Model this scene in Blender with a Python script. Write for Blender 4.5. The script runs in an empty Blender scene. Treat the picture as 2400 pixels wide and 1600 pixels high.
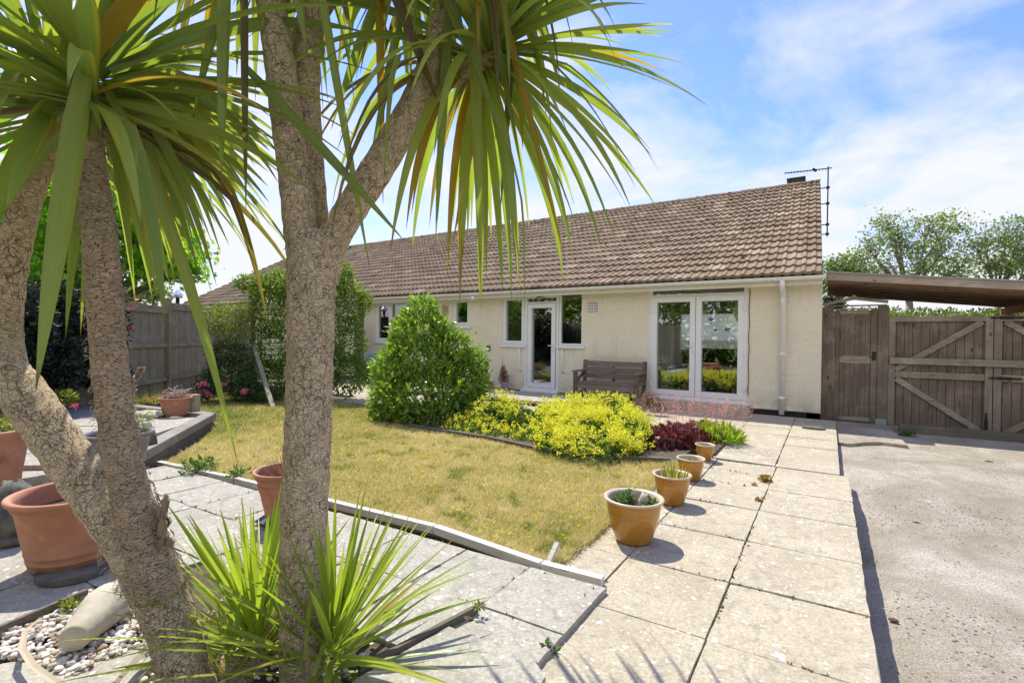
import bpy, math, random
import numpy as np
from mathutils import Vector, Matrix
random.seed(7); rng = np.random.default_rng(7)
scene = bpy.context.scene
COL = scene.collection
# ------------------------------------------------------------------ camera
CH = 1.3
FPX = 1143.4; YAW, PIT, ROL = math.radians(32.9455), math.radians(-0.5519), math.radians(-0.5978)
def _axes():
    cy, sy = math.cos(YAW), math.sin(YAW)
    F = Vector((-sy, cy, 0)); R = Vector((cy, sy, 0)); U = Vector((0, 0, 1))
    cp, sp = math.cos(PIT), math.sin(PIT)
    F2 = F*cp + U*sp; U2 = U*cp - F*sp
    cr, sr = math.cos(ROL), math.sin(ROL)
    return R*cr - U2*sr, U2*cr + R*sr, F2
CR, CU, CF = _axes()
CO = Vector((0, 0, CH))
cam = bpy.data.cameras.new("camera"); camo = bpy.data.objects.new("camera", cam); COL.objects.link(camo)
cam.sensor_width = 36; cam.lens = FPX/2400*36; cam.clip_start = 0.05; cam.clip_end = 2000
m = Matrix((CR, CU, -CF)).transposed().to_4x4(); m.translation = CO
camo.matrix_world = m; scene.camera = camo
PS = 2400/2352
def ray(x, y):
    return CF + CR*((x*PS-1200)/FPX) - CU*((y*PS-800)/FPX)
def G(x, y, z=0.0):
    r = ray(x, y); return CO + r*((z-CH)/r.z)
def W(x, y, Y):
    r = ray(x, y); return CO + r*(Y/r.y)
def D(x, y, d):
    return CO + ray(x, y)*d
# ------------------------------------------------------------------ light
SUN = Vector((-0.52, 0.30, 1.0)).normalized()
EXPO = 1.26
world = bpy.data.worlds.new("World"); scene.world = world; world.use_nodes = True
nt = world.node_tree; nt.nodes.clear()
def N(nt, t, **k):
    n = nt.nodes.new(t)
    for a, b in k.items():
        if a in ('ins',):
            for i, v in b.items(): n.inputs[i].default_value = v
        else: setattr(n, a, b)
    return n
sky = N(nt, 'ShaderNodeTexSky', sky_type='NISHITA', sun_disc=False)
sky.sun_elevation = math.asin(SUN.z); sky.sun_rotation = math.atan2(SUN.x, SUN.y) % (2*math.pi)
sky.air_density = 1.2; sky.dust_density = 0.3; sky.ozone_density = 2.5
bg = N(nt, 'ShaderNodeBackground'); bg.inputs[1].default_value = 0.15
wo = N(nt, 'ShaderNodeOutputWorld')
tc = N(nt, 'ShaderNodeTexCoord')
sep = N(nt, 'ShaderNodeSeparateXYZ'); nt.links.new(tc.outputs['Generated'], sep.inputs[0])
# project the view direction on a flat cloud layer: (x/z, y/z)
zz = N(nt, 'ShaderNodeMath', operation='MAXIMUM'); nt.links.new(sep.outputs[2], zz.inputs[0]); zz.inputs[1].default_value = 0.0
za = N(nt, 'ShaderNodeMath', operation='ADD'); nt.links.new(zz.outputs[0], za.inputs[0]); za.inputs[1].default_value = 0.22
dx = N(nt, 'ShaderNodeMath', operation='DIVIDE'); nt.links.new(sep.outputs[0], dx.inputs[0]); nt.links.new(za.outputs[0], dx.inputs[1])
dy = N(nt, 'ShaderNodeMath', operation='DIVIDE'); nt.links.new(sep.outputs[1], dy.inputs[0]); nt.links.new(za.outputs[0], dy.inputs[1])
cb = N(nt, 'ShaderNodeCombineXYZ'); nt.links.new(dx.outputs[0], cb.inputs[0]); nt.links.new(dy.outputs[0], cb.inputs[1])
n1 = N(nt, 'ShaderNodeTexNoise', ins={'Scale': 1.9, 'Detail': 8.0, 'Roughness': 0.58, 'Distortion': 0.35})
vadd = N(nt, 'ShaderNodeVectorMath', operation='ADD'); vadd.inputs[1].default_value = (3.1, 0.4, 0.0)
nt.links.new(cb.outputs[0], vadd.inputs[0]); nt.links.new(vadd.outputs[0], n1.inputs['Vector'])
# more cloud low down, clear high up
lowm = N(nt, 'ShaderNodeMapRange', ins={'From Min': 0.12, 'From Max': 0.62, 'To Min': 0.22, 'To Max': -0.10}); nt.links.new(sep.outputs[2], lowm.inputs[0])
ad = N(nt, 'ShaderNodeMath', operation='ADD'); nt.links.new(n1.outputs[0], ad.inputs[0]); nt.links.new(lowm.outputs[0], ad.inputs[1])
bk = N(nt, 'ShaderNodeMapRange', ins={'From Min': 0.1, 'From Max': -0.6, 'To Min': 0.0, 'To Max': 0.22}); nt.links.new(sep.outputs[1], bk.inputs[0])  # extra unseen cloud added behind the viewer to keep the shaded wall bright
ad2 = N(nt, 'ShaderNodeMath', operation='ADD'); nt.links.new(ad.outputs[0], ad2.inputs[0]); nt.links.new(bk.outputs[0], ad2.inputs[1])
cr = N(nt, 'ShaderNodeValToRGB'); nt.links.new(ad2.outputs[0], cr.inputs[0])
cr.color_ramp.elements[0].position = 0.41; cr.color_ramp.elements[0].color = (0, 0, 0, 1)
cr.color_ramp.elements[1].position = 0.70; cr.color_ramp.elements[1].color = (1, 1, 1, 1)
tint = N(nt, 'ShaderNodeMix', data_type='RGBA', blend_type='MULTIPLY'); tint.inputs[0].default_value = 1.0
nt.links.new(sky.outputs[0], tint.inputs[6]); tint.inputs[7].default_value = (0.45, 0.49, 0.90, 1)
mx = N(nt, 'ShaderNodeMix', data_type='RGBA'); nt.links.new(cr.outputs[0], mx.inputs[0])
nt.links.new(tint.outputs[2], mx.inputs[6]); mx.inputs[7].default_value = (2.62, 2.68, 2.85, 1)
nt.links.new(mx.outputs[2], bg.inputs[0]); nt.links.new(bg.outputs[0], wo.inputs[0])
sl = bpy.data.lights.new("sun", 'SUN'); sl.energy = 2.85; sl.angle = math.radians(0.5); sl.color = (1.0, 0.945, 0.81)
so = bpy.data.objects.new("sun", sl); COL.objects.link(so); so.rotation_euler = SUN.to_track_quat('Z', 'Y').to_euler(); so.location = (0, 0, 20)
scene.view_settings.view_transform = 'Standard'; scene.view_settings.look = 'None'
scene.view_settings.exposure = EXPO; scene.view_settings.gamma = 1.0
scene.render.engine = 'CYCLES'
# ------------------------------------------------------------------ materials
def newmat(name):
    m = bpy.data.materials.new(name); m.use_nodes = True
    nt = m.node_tree; nt.nodes.clear()
    out = nt.nodes.new('ShaderNodeOutputMaterial')
    return m, nt, out
def ramp(nt, fac, stops):
    r = nt.nodes.new('ShaderNodeValToRGB'); e = r.color_ramp.elements
    while len(e) < len(stops): e.new(0.5)
    for i, (p, c) in enumerate(stops):
        e[i].position = p; e[i].color = (c[0], c[1], c[2], 1)
    nt.links.new(fac, r.inputs[0]); return r.outputs[0]
def coords(nt, scale=(1, 1, 1), kind='Object', attr=None):
    mp = nt.nodes.new('ShaderNodeMapping'); mp.inputs['Scale'].default_value = scale
    if attr:
        a = nt.nodes.new('ShaderNodeAttribute'); a.attribute_name = attr; nt.links.new(a.outputs['Vector'], mp.inputs[0])
    else:
        t = nt.nodes.new('ShaderNodeTexCoord'); nt.links.new(t.outputs[kind], mp.inputs[0])
    return mp.outputs[0]
def noise(nt, vec, s, d=4.0, r=0.55, dist=0.0):
    n = nt.nodes.new('ShaderNodeTexNoise'); n.inputs['Scale'].default_value = s; n.inputs['Detail'].default_value = d
    n.inputs['Roughness'].default_value = r; n.inputs['Distortion'].default_value = dist
    nt.links.new(vec, n.inputs['Vector']); return n.outputs[0]
def voro(nt, vec, s, feat='F1', out='Distance', rnd=1.0):
    n = nt.nodes.new('ShaderNodeTexVoronoi'); n.feature = feat; n.inputs['Scale'].default_value = s
    n.inputs['Randomness'].default_value = rnd
    nt.links.new(vec, n.inputs['Vector']); return n.outputs[out]
def mixc(nt, fac, a, b, mode='MIX'):
    n = nt.nodes.new('ShaderNodeMix'); n.data_type = 'RGBA'; n.blend_type = mode
    for i, v in ((0, fac), (6, a), (7, b)):
        if isinstance(v, (int, float)): n.inputs[i].default_value = v
        elif isinstance(v, tuple): n.inputs[i].default_value = (v[0], v[1], v[2], 1)
        else: nt.links.new(v, n.inputs[i])
    return n.outputs[2]
def mth(nt, op, a, b=0.0, c=None):
    n = nt.nodes.new('ShaderNodeMath'); n.operation = op
    for i, v in enumerate((a, b) if c is None else (a, b, c)):
        if isinstance(v, (int, float)): n.inputs[i].default_value = v
        else: nt.links.new(v, n.inputs[i])
    return n.outputs[0]
def mrange(nt, v, a, b, c=0.0, d=1.0):
    n = nt.nodes.new('ShaderNodeMapRange'); nt.links.new(v, n.inputs[0])
    for i, q in enumerate((a, b, c, d)): n.inputs[i+1].default_value = q
    return n.outputs[0]
def attrf(nt, name):
    a = nt.nodes.new('ShaderNodeAttribute'); a.attribute_name = name; return a.outputs['Fac']
def bump(nt, h, st, dist=0.01):
    b = nt.nodes.new('ShaderNodeBump'); b.inputs['Strength'].default_value = st; b.inputs['Distance'].default_value = dist
    nt.links.new(h, b.inputs['Height']); return b.outputs[0]
def finish(nt, out, col, rough=0.8, nrm=None, metal=0.0, spec=0.5, coat=0.0):
    p = nt.nodes.new('ShaderNodeBsdfPrincipled')
    if isinstance(col, tuple): p.inputs['Base Color'].default_value = (*col, 1)
    else: nt.links.new(col, p.inputs['Base Color'])
    if isinstance(rough, (int, float)): p.inputs['Roughness'].default_value = rough
    else: nt.links.new(rough, p.inputs['Roughness'])
    p.inputs['Metallic'].default_value = metal; p.inputs['Specular IOR Level'].default_value = spec
    p.inputs['Coat Weight'].default_value = coat
    if nrm: nt.links.new(nrm, p.inputs['Normal'])
    nt.links.new(p.outputs[0], out.inputs[0]); return p
def plain(name, col, rough=0.6, metal=0.0, var=0.12, sc=6.0, spec=0.5, coat=0.0, bmp=0.0):
    m, nt, out = newmat(name); v = coords(nt)
    n = noise(nt, v, sc, 5, 0.6)
    c = mixc(nt, mrange(nt, n, 0.3, 0.7), tuple(x*(1-var) for x in col), tuple(min(1, x*(1+var)) for x in col))
    nr = bump(nt, noise(nt, v, sc*8, 3), bmp, 0.004) if bmp else None
    finish(nt, out, c, rough, nr, metal, spec, coat); return m
def m_render():
    m, nt, out = newmat('cream roughcast render'); v = coords(nt)
    a = noise(nt, v, 30, 4, 0.6, 0.8); b = voro(nt, v, 55)
    big = noise(nt, v, 1.3, 5, 0.6)
    c = ramp(nt, big, [(0.3, (0.82, 0.735, 0.57)), (0.7, (0.89, 0.815, 0.66))])
    c = mixc(nt, mrange(nt, a, 0.45, 0.25), c, (0.64, 0.55, 0.40))
    # splash dirt just above the ground is real staining
    sx = nt.nodes.new('ShaderNodeSeparateXYZ'); nt.links.new(v, sx.inputs[0])
    low = mth(nt, 'MULTIPLY', mrange(nt, sx.outputs[2], 0.45, 0.1), mrange(nt, noise(nt, v, 5, 4), 0.35, 0.7))
    c = mixc(nt, low, c, (0.50, 0.44, 0.34))
    stv = coords(nt, (7, 7, 0.5)); c = mixc(nt, mrange(nt, noise(nt, stv, 1.2, 4, 0.6), 0.56, 0.72, 0, 0.28), c, (0.50, 0.45, 0.36))
    h = mth(nt, 'ADD', a, mth(nt, 'MULTIPLY', b, 0.35))
    finish(nt, out, c, 0.92, bump(nt, h, 0.9, 0.02), spec=0.2); return m
def m_tile():
    m, nt, out = newmat('weathered concrete tile'); v = coords(nt); t = attrf(nt, 'tint')
    c = ramp(nt, t, [(0.0, (0.15, 0.105, 0.067)), (0.45, (0.205, 0.148, 0.098)), (0.8, (0.255, 0.19, 0.13)), (1.0, (0.34, 0.27, 0.19))])
    n = noise(nt, v, 5, 6, 0.65); c = mixc(nt, mrange(nt, n, 0.4, 0.75, 0, 0.55), c, (0.36, 0.285, 0.19))
    sp = noise(nt, v, 22, 4, 0.7); c = mixc(nt, mrange(nt, sp, 0.60, 0.66, 0, 0.85), c, (0.085, 0.055, 0.032))
    n3 = noise(nt, v, 9, 5, 0.7); c = mixc(nt, mrange(nt, n3, 0.66, 0.72, 0, 0.7), c, (0.50, 0.44, 0.36))
    finish(nt, out, c, 0.9, bump(nt, mth(nt, 'ADD', sp, n), 0.5, 0.012), spec=0.2); return m
def m_slab(name, a, b, c3, spots=0.6, sc=1.0):
    m, nt, out = newmat(name); v = coords(nt); t = attrf(nt, 'tint')
    n = noise(nt, v, 2.6*sc, 6, 0.62, 0.3)
    c = ramp(nt, n, [(0.28, a), (0.5, b), (0.74, c3)])
    c = mixc(nt, mrange(nt, t, 0, 1, 0, 0.5), c, b)
    fine = noise(nt, v, 60, 4, 0.75); c = mixc(nt, mrange(nt, fine, 0.42, 0.66, 0, 0.7), c, tuple(x*0.50 for x in b))
    stn = noise(nt, v, 1.15, 7, 0.68, 0.6); c = mixc(nt, mrange(nt, stn, 0.50, 0.68, 0, 0.5), c, tuple(x*0.62*k_ for x, k_ in zip(b, (1.0, .98, .93))))
    crk = voro(nt, coords(nt, (1, 1.7, 1)), 1.6, 'DISTANCE_TO_EDGE'); c = mixc(nt, mth(nt, 'MULTIPLY', mrange(nt, crk, 0.006, 0.0), mrange(nt, noise(nt, v, 2.2, 3), .52, .56, 0, .6)), c, tuple(x*0.3 for x in b))
    med = noise(nt, v, 14, 5, 0.7); c = mixc(nt, mrange(nt, med, 0.50, 0.68, 0, 0.75), c, tuple(x*0.55 for x in b))
    # lichen blotches: few, pale, of mixed size
    d = nt.nodes.new('ShaderNodeMix'); d.data_type = 'VECTOR'; d.inputs[0].default_value = 0.06
    nn = nt.nodes.new('ShaderNodeTexNoise'); nn.inputs['Scale'].default_value = 26; nt.links.new(v, nn.inputs['Vector'])
    nt.links.new(v, d.inputs[4]); nt.links.new(nn.outputs['Color'], d.inputs[5])
    for s, th in ((11, 0.13), (21, 0.17), (40, 0.2)):
        vv = nt.nodes.new('ShaderNodeTexVoronoi'); vv.inputs['Scale'].default_value = s; nt.links.new(d.outputs[1], vv.inputs['Vector'])
        sc_ = nt.nodes.new('ShaderNodeSeparateColor'); nt.links.new(vv.outputs['Color'], sc_.inputs[0])
        ok = mth(nt, 'GREATER_THAN', sc_.outputs[0], 0.62)
        th2 = mth(nt, 'MULTIPLY', sc_.outputs[1], th*1.5)
        f = mth(nt, 'MULTIPLY', mth(nt, 'LESS_THAN', vv.outputs['Distance'], th2), ok)
        c = mixc(nt, mth(nt, 'MULTIPLY', f, spots), c, (0.86, 0.84, 0.79))
    h = mth(nt, 'ADD', mth(nt, 'MULTIPLY', noise(nt, v, 3.5, 5, 0.5, 1.2), 1.6), mth(nt, 'MULTIPLY', fine, 0.5))
    finish(nt, out, c, 0.93, bump(nt, h, 0.55, 0.012), spec=0.2); return m
def m_concrete():
    m, nt, out = newmat('worn drive concrete'); v = coords(nt)
    n = noise(nt, v, 1.3, 8, 0.72, 0.4)
    c = ramp(nt, n, [(0.34, (0.28, 0.245, 0.18)), (0.5, (0.43, 0.385, 0.30)), (0.66, (0.62, 0.575, 0.475))])
    agg = noise(nt, v, 95, 3, 0.75); c = mixc(nt, mrange(nt, agg, 0.38, 0.62, 0, 0.85), c, (0.20, 0.17, 0.13))
    ag2 = voro(nt, v, 70); c = mixc(nt, mrange(nt, ag2, 0.22, 0.10, 0, 0.7), c, (0.52, 0.48, 0.42))
    h2 = voro(nt, v, 27, rnd=1.0); pit = mth(nt, 'MULTIPLY', mrange(nt, h2, 0.22, 0.14), mrange(nt, noise(nt, v, 1.6, 4), 0.44, 0.54)); c = mixc(nt, pit, c, (0.09, 0.075, 0.055))
    br = mrange(nt, noise(nt, v, 0.55, 4), 0.55, 0.7, 0, 0.35); c = mixc(nt, br, c, (0.30, 0.24, 0.17))
    wsp = mrange(nt, noise(nt, v, 7, 4, 0.7), 0.70, 0.74, 0, 0.7); c = mixc(nt, wsp, c, (0.66, 0.64, 0.58))
    h = mth(nt, 'ADD', agg, mth(nt, 'ADD', mth(nt, 'MULTIPLY', noise(nt, v, 9, 4), 0.9), mth(nt, 'MULTIPLY', pit, -0.8)))
    finish(nt, out, c, 0.95, bump(nt, h, 0.9, 0.012), spec=0.15); return m
def m_wood(name, a, b, axis=2, mossy=0.0, pale=None):
    m, nt, out = newmat(name); s = [16, 16, 16]; s[axis] = 0.9
    v = coords(nt, tuple(s)); v1 = coords(nt); t = attrf(nt, 'tint')
    tv = nt.nodes.new('ShaderNodeVectorMath'); tv.operation = 'ADD'
    cbn = nt.nodes.new('ShaderNodeCombineXYZ')
    for i in range(3): nt.links.new(mth(nt, 'MULTIPLY', t, 37.0), cbn.inputs[i])
    nt.links.new(v, tv.inputs[0]); nt.links.new(cbn.outputs[0], tv.inputs[1])
    g = noise(nt, tv.outputs[0], 1.6, 6, 0.6, 1.4)
    c = ramp(nt, g, [(0.25, a), (0.55, tuple((x+y)/2 for x, y in zip(a, b))), (0.8, b)])
    c = mixc(nt, mrange(nt, t, 0, 1, 0, 0.7), c, tuple(x*0.55 for x in b))
    st = noise(nt, v1, 2.2, 5, 0.65); c = mixc(nt, mrange(nt, st, 0.48, 0.75, 0, 0.5), c, pale or tuple(min(1, x*1.35) for x in b))
    crk = noise(nt, tv.outputs[0], 3.4, 3, 0.5); c = mixc(nt, mrange(nt, crk, 0.36, 0.28, 0, 0.9), c, tuple(x*0.3 for x in a))
    kn = nt.nodes.new('ShaderNodeTexVoronoi'); kn.inputs['Scale'].default_value = 1.0; ks = [5.5]*3; ks[axis] = 3.2; nt.links.new(coords(nt, tuple(ks)), kn.inputs['Vector'])
    c = mixc(nt, mrange(nt, kn.outputs['Distance'], 0.13, 0.06, 0, 0.75), c, tuple(x*0.35 for x in a))
    if mossy:
        mm = mrange(nt, noise(nt, v1, 6, 5, 0.7), 0.52, 0.68, 0, mossy); c = mixc(nt, mm, c, (0.10, 0.12, 0.035))
    finish(nt, out, c, 0.88, bump(nt, mth(nt, 'ADD', g, mth(nt, 'MULTIPLY', crk, 0.6)), 0.7, 0.008), spec=0.25); return m
def m_bark(name='fissured cordyline bark', fib=0.0, a=(0.40, 0.30, 0.18), b=(0.64, 0.51, 0.34), dk=(0.045, 0.03, 0.018)):
    m, nt, out = newmat(name)
    v0 = coords(nt, (1, 1, 1), attr='pc')
    wn = nt.nodes.new('ShaderNodeTexNoise'); wn.inputs['Scale'].default_value = 22; wn.inputs['Detail'].default_value = 3; nt.links.new(v0, wn.inputs['Vector'])
    wv = nt.nodes.new('ShaderNodeVectorMath'); wv.operation = 'MULTIPLY_ADD'; nt.links.new(wn.outputs['Color'], wv.inputs[0]); wv.inputs[1].default_value = (0.05, 0.05, 0.05); nt.links.new(v0, wv.inputs[2])
    mp = nt.nodes.new('ShaderNodeMapping'); mp.inputs['Scale'].default_value = (1, 1, 0.8); nt.links.new(wv.outputs[0], mp.inputs[0])
    e1 = voro(nt, mp.outputs[0], 38, 'DISTANCE_TO_EDGE')
    mp2 = nt.nodes.new('ShaderNodeMapping'); mp2.inputs['Scale'].default_value = (0.8, 0.8, 2.6); nt.links.new(wv.outputs[0], mp2.inputs[0])
    mp3 = nt.nodes.new('ShaderNodeMapping'); mp3.inputs['Scale'].default_value = (1.6, 1.6, 0.42); nt.links.new(wv.outputs[0], mp3.inputs[0])
    e3 = voro(nt, mp3.outputs[0], 26, 'DISTANCE_TO_EDGE')
    e2 = voro(nt, mp2.outputs[0], 46, 'DISTANCE_TO_EDGE')
    wv2 = nt.nodes.new('ShaderNodeMapping'); wv2.inputs['Scale'].default_value = (0.5, 0.5, 3.5); nt.links.new(v0, wv2.inputs[0])
    fibn = noise(nt, wv2.outputs[0], 60, 4, 0.65, 0.9)
    big = noise(nt, v0, 7, 5, 0.6)
    c = ramp(nt, fibn, [(0.25, a), (0.7, b)])
    c = mixc(nt, mrange(nt, big, 0.35, 0.7, 0, 0.6), c, tuple(min(1, x*1.35) for x in b))
    wmask = mrange(nt, noise(nt, v0, 13, 3), 0.38, 0.58, 0.1, 1.0)
    ck = mth(nt, 'MULTIPLY', mrange(nt, e1, 0.040, 0.0), wmask)
    ck2 = mth(nt, 'MULTIPLY', mrange(nt, e2, 0.06, 0.0), 0.55 if not fib else 0.8)
    if fib: ck = mth(nt, 'MULTIPLY', ck, 0.3)
    ck3 = mth(nt, 'MULTIPLY', mrange(nt, e3, 0.035, 0.0), mth(nt, 'MULTIPLY', mrange(nt, noise(nt, v0, 16, 2), .42, .55), 0.0 if fib else 0.9))
    cc = mth(nt, 'MAXIMUM', mth(nt, 'MAXIMUM', ck, ck2), ck3)
    c = mixc(nt, cc, c, dk)
    h = mth(nt, 'SUBTRACT', mth(nt, 'MULTIPLY', fibn, 0.5), cc)
    finish(nt, out, c, 0.92, bump(nt, h, 0.8, 0.007), spec=0.15); return m
def m_leaf(name, cols, trans=0.42, gloss=0.35, veins=False, satur=1.0, tmul=(1.3, 1.5, 0.5)):
    """cols: list of (pos,colour) read by the per leaf tint."""
    m, nt, out = newmat(name); t = attrf(nt, 'tint')
    c = ramp(nt, t, cols)
    if veins:
        u = nt.nodes.new('ShaderNodeUVMap'); su = nt.nodes.new('ShaderNodeSeparateXYZ'); nt.links.new(u.outputs[0], su.inputs[0])
        sv = nt.nodes.new('ShaderNodeMapping'); sv.inputs['Scale'].default_value = (38, 0.8, 1); nt.links.new(u.outputs[0], sv.inputs[0])
        st = noise(nt, sv.outputs[0], 1.0, 3, 0.6)
        c = mixc(nt, mrange(nt, st, 0.42, 0.62, 0, 0.75), c, mixc(nt, 0.55, c, (0.34, 0.31, 0.08)))
        c = mixc(nt, mrange(nt, noise(nt, sv.outputs[0], 3.1, 2, 0.5), 0.56, 0.68, 0, 0.5), c, (0.045, 0.08, 0.03))
        spn = nt.nodes.new('ShaderNodeMapping'); spn.inputs['Scale'].default_value = (9, 60, 1); nt.links.new(u.outputs[0], spn.inputs[0])
        c = mixc(nt, mrange(nt, noise(nt, spn.outputs[0], 1.0, 2, 0.5), 0.72, 0.76, 0, 0.7), c, (0.20, 0.12, 0.05))
        o = nt.nodes.new('ShaderNodeMapping'); o.inputs['Scale'].default_value = (5, 1.1, 1); nt.links.new(u.outputs[0], o.inputs[0])
        cb = nt.nodes.new('ShaderNodeCombineXYZ'); nt.links.new(mth(nt, 'MULTIPLY', t, 91.0), cb.inputs[2])
        av = nt.nodes.new('ShaderNodeVectorMath'); av.operation = 'ADD'; nt.links.new(o.outputs[0], av.inputs[0]); nt.links.new(cb.outputs[0], av.inputs[1])
        yl = noise(nt, av.outputs[0], 1.1, 4, 0.6)
        c = mixc(nt, mrange(nt, yl, 0.59, 0.70, 0, 0.85), c, (0.58, 0.36, 0.035))
        c = mixc(nt, mrange(nt, su.outputs[1], 0.93, 0.985, 0, 0.95), c, (0.13, 0.075, 0.05))
        # edge margins paler
        ed = mth(nt, 'ABSOLUTE', mth(nt, 'SUBTRACT', su.outputs[0], 0.5))
        c = mixc(nt, mrange(nt, ed, 0.38, 0.5, 0, 0.7), c, (0.30, 0.26, 0.06))
    d = nt.nodes.new('ShaderNodeBsdfPrincipled'); nt.links.new(c, d.inputs['Base Color']); d.inputs['Roughness'].default_value = gloss; d.inputs['Specular IOR Level'].default_value = 0.35
    tr = nt.nodes.new('ShaderNodeBsdfTranslucent'); nt.links.new(mixc(nt, 1.0, c, tmul, 'MULTIPLY'), tr.inputs[0])
    mx = nt.nodes.new('ShaderNodeMixShader'); mx.inputs[0].default_value = trans
    nt.links.new(d.outputs[0], mx.inputs[1]); nt.links.new(tr.outputs[0], mx.inputs[2]); nt.links.new(mx.outputs[0], out.inputs[0]); return m
def m_glass():
    m, nt, out = newmat('window glass')
    g = nt.nodes.new('ShaderNodeBsdfGlossy'); g.inputs['Roughness'].default_value = 0.0; g.inputs[0].default_value = (0.95, 0.97, 0.95, 1)
    t = nt.nodes.new('ShaderNodeBsdfTransparent'); t.inputs[0].default_value = (0.9, 0.94, 0.92, 1)
    f = nt.nodes.new('ShaderNodeFresnel'); f.inputs[0].default_value = 1.45
    v = coords(nt); b = bump(nt, noise(nt, v, 1.2, 1), 0.05, 0.02); nt.links.new(b, g.inputs['Normal'])
    k = mth(nt, 'MULTIPLY_ADD', f.outputs[0], 2.0, 0.16)
    mx = nt.nodes.new('ShaderNodeMixShader'); nt.links.new(k, mx.inputs[0]); nt.links.new(t.outputs[0], mx.inputs[1]); nt.links.new(g.outputs[0], mx.inputs[2])
    nt.links.new(mx.outputs[0], out.inputs[0]); return m
def m_cloth(name, col, tr=0.5, alpha=0.0):
    m, nt, out = newmat(name)
    d = nt.nodes.new('ShaderNodeBsdfDiffuse'); d.inputs[0].default_value = (*col, 1)
    t = nt.nodes.new('ShaderNodeBsdfTranslucent'); t.inputs[0].default_value = (*col, 1)
    mx = nt.nodes.new('ShaderNodeMixShader'); mx.inputs[0].default_value = tr
    nt.links.new(d.outputs[0], mx.inputs[1]); nt.links.new(t.outputs[0], mx.inputs[2]); o = mx.outputs[0]
    if alpha:
        tt = nt.nodes.new('ShaderNodeBsdfTransparent'); m2 = nt.nodes.new('ShaderNodeMixShader'); m2.inputs[0].default_value = alpha
        nt.links.new(o, m2.inputs[1]); nt.links.new(tt.outputs[0], m2.inputs[2]); o = m2.outputs[0]
    nt.links.new(o, out.inputs[0]); return m
def m_terracotta():
    m, nt, out = newmat('terracotta'); v = coords(nt)
    n = noise(nt, v, 5, 6, 0.6); c = ramp(nt, n, [(0.3, (0.34, 0.145, 0.08)), (0.55, (0.44, 0.20, 0.115)), (0.75, (0.52, 0.28, 0.18))])
    d = noise(nt, coords(nt, (2, 2, 7)), 2.5, 5, 0.7); c = mixc(nt, mrange(nt, d, 0.55, 0.75, 0, 0.5), c, (0.24, 0.15, 0.09))
    bl = noise(nt, coords(nt, (1, 1, 2.5)), 9, 6, 0.75, 0.6); c = mixc(nt, mrange(nt, bl, 0.58, 0.70, 0, 0.45), c, (0.62, 0.47, 0.37))
    finish(nt, out, c, 0.75, bump(nt, noise(nt, v, 60, 3), 0.25, 0.003), spec=0.3); return m
def m_glaze():
    m, nt, out = newmat('mustard glaze'); v = coords(nt, (1.5, 1.5, 5))
    n = noise(nt, v, 3, 5, 0.6, 0.5); c = ramp(nt, n, [(0.3, (0.33, 0.145, 0.018)), (0.55, (0.44, 0.20, 0.024)), (0.75, (0.53, 0.27, 0.045))])
    n2 = noise(nt, coords(nt), 12, 5, 0.7); c = mixc(nt, mrange(nt, n2, 0.62, 0.72, 0, 0.4), c, (0.58, 0.36, 0.14))
    finish(nt, out, c, 0.22, bump(nt, noise(nt, coords(nt), 18, 2), 0.12, 0.004), spec=0.5, coat=0.25); return m
def m_lawn():
    m, nt, out = newmat('dry lawn soil'); v = coords(nt)
    n = noise(nt, v, 1.1, 5, 0.6); c = ramp(nt, n, [(0.3, (0.43, 0.35, 0.14)), (0.55, (0.50, 0.41, 0.17)), (0.75, (0.41, 0.38, 0.13))])
    f = noise(nt, v, 70, 4, 0.75); c = mixc(nt, mrange(nt, f, 0.4, 0.65, 0, 0.7), c, (0.27, 0.19, 0.09))
    finish(nt, out, c, 0.95, bump(nt, f, 0.9, 0.015), spec=0.1); return m
M = {}
M['render'] = m_render(); M['tile'] = m_tile()
M['slab'] = m_slab('cream riven paving', (0.37, 0.32, 0.225), (0.465, 0.41, 0.297), (0.54, 0.48, 0.35))
M['grey'] = m_slab('grey paving', (0.33, 0.31, 0.25), (0.415, 0.39, 0.32), (0.49, 0.465, 0.39), 0.6)
M['drive'] = m_concrete()
M['upvc'] = plain('white upvc', (0.80, 0.80, 0.80), 0.35, var=0.03)
M['gutter'] = plain('weathered white gutter', (0.80, 0.79, 0.77), 0.45, var=0.08, sc=9)
M['fascia'] = plain('cream painted fascia', (0.70, 0.66, 0.55), 0.6, var=0.07)
M['glass'] = m_glass()
M['wgrey'] = m_wood('grey weathered fence wood', (0.25, 0.215, 0.13), (0.42, 0.37, 0.24), 2, 0.2)
M['wgreyh'] = m_wood('grey weathered rail wood', (0.26, 0.225, 0.14), (0.44, 0.39, 0.26), 0, 0.3)
M['wbrown'] = m_wood('brown weathered gate wood', (0.11, 0.076, 0.056), (0.275, 0.212, 0.165), 2, 0.0, (0.48, 0.40, 0.32))
M['wframe'] = m_wood('pale weathered gate frame', (0.20, 0.165, 0.125), (0.42, 0.36, 0.285), 0, 0.45)
M['wframev'] = m_wood('pale weathered gate stile', (0.17, 0.13, 0.10), (0.38, 0.315, 0.25), 2, 0.15)
M['wbench'] = m_wood('weathered bench wood', (0.15, 0.11, 0.09), (0.30, 0.24, 0.205), 0, 0.0, (0.34, 0.31, 0.30))
M['wbenchv'] = m_wood('weathered bench post', (0.12, 0.075, 0.05), (0.24, 0.17, 0.12), 2)
M['wroof'] = m_wood('brown carport timber', (0.20, 0.125, 0.085), (0.40, 0.27, 0.19), 0)
M['wfas'] = m_wood('carport front board', (0.30, 0.24, 0.185), (0.50, 0.41, 0.33), 0)
M['worange'] = m_wood('new orange timber', (0.38, 0.17, 0.07), (0.50, 0.25, 0.11), 1)
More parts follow.
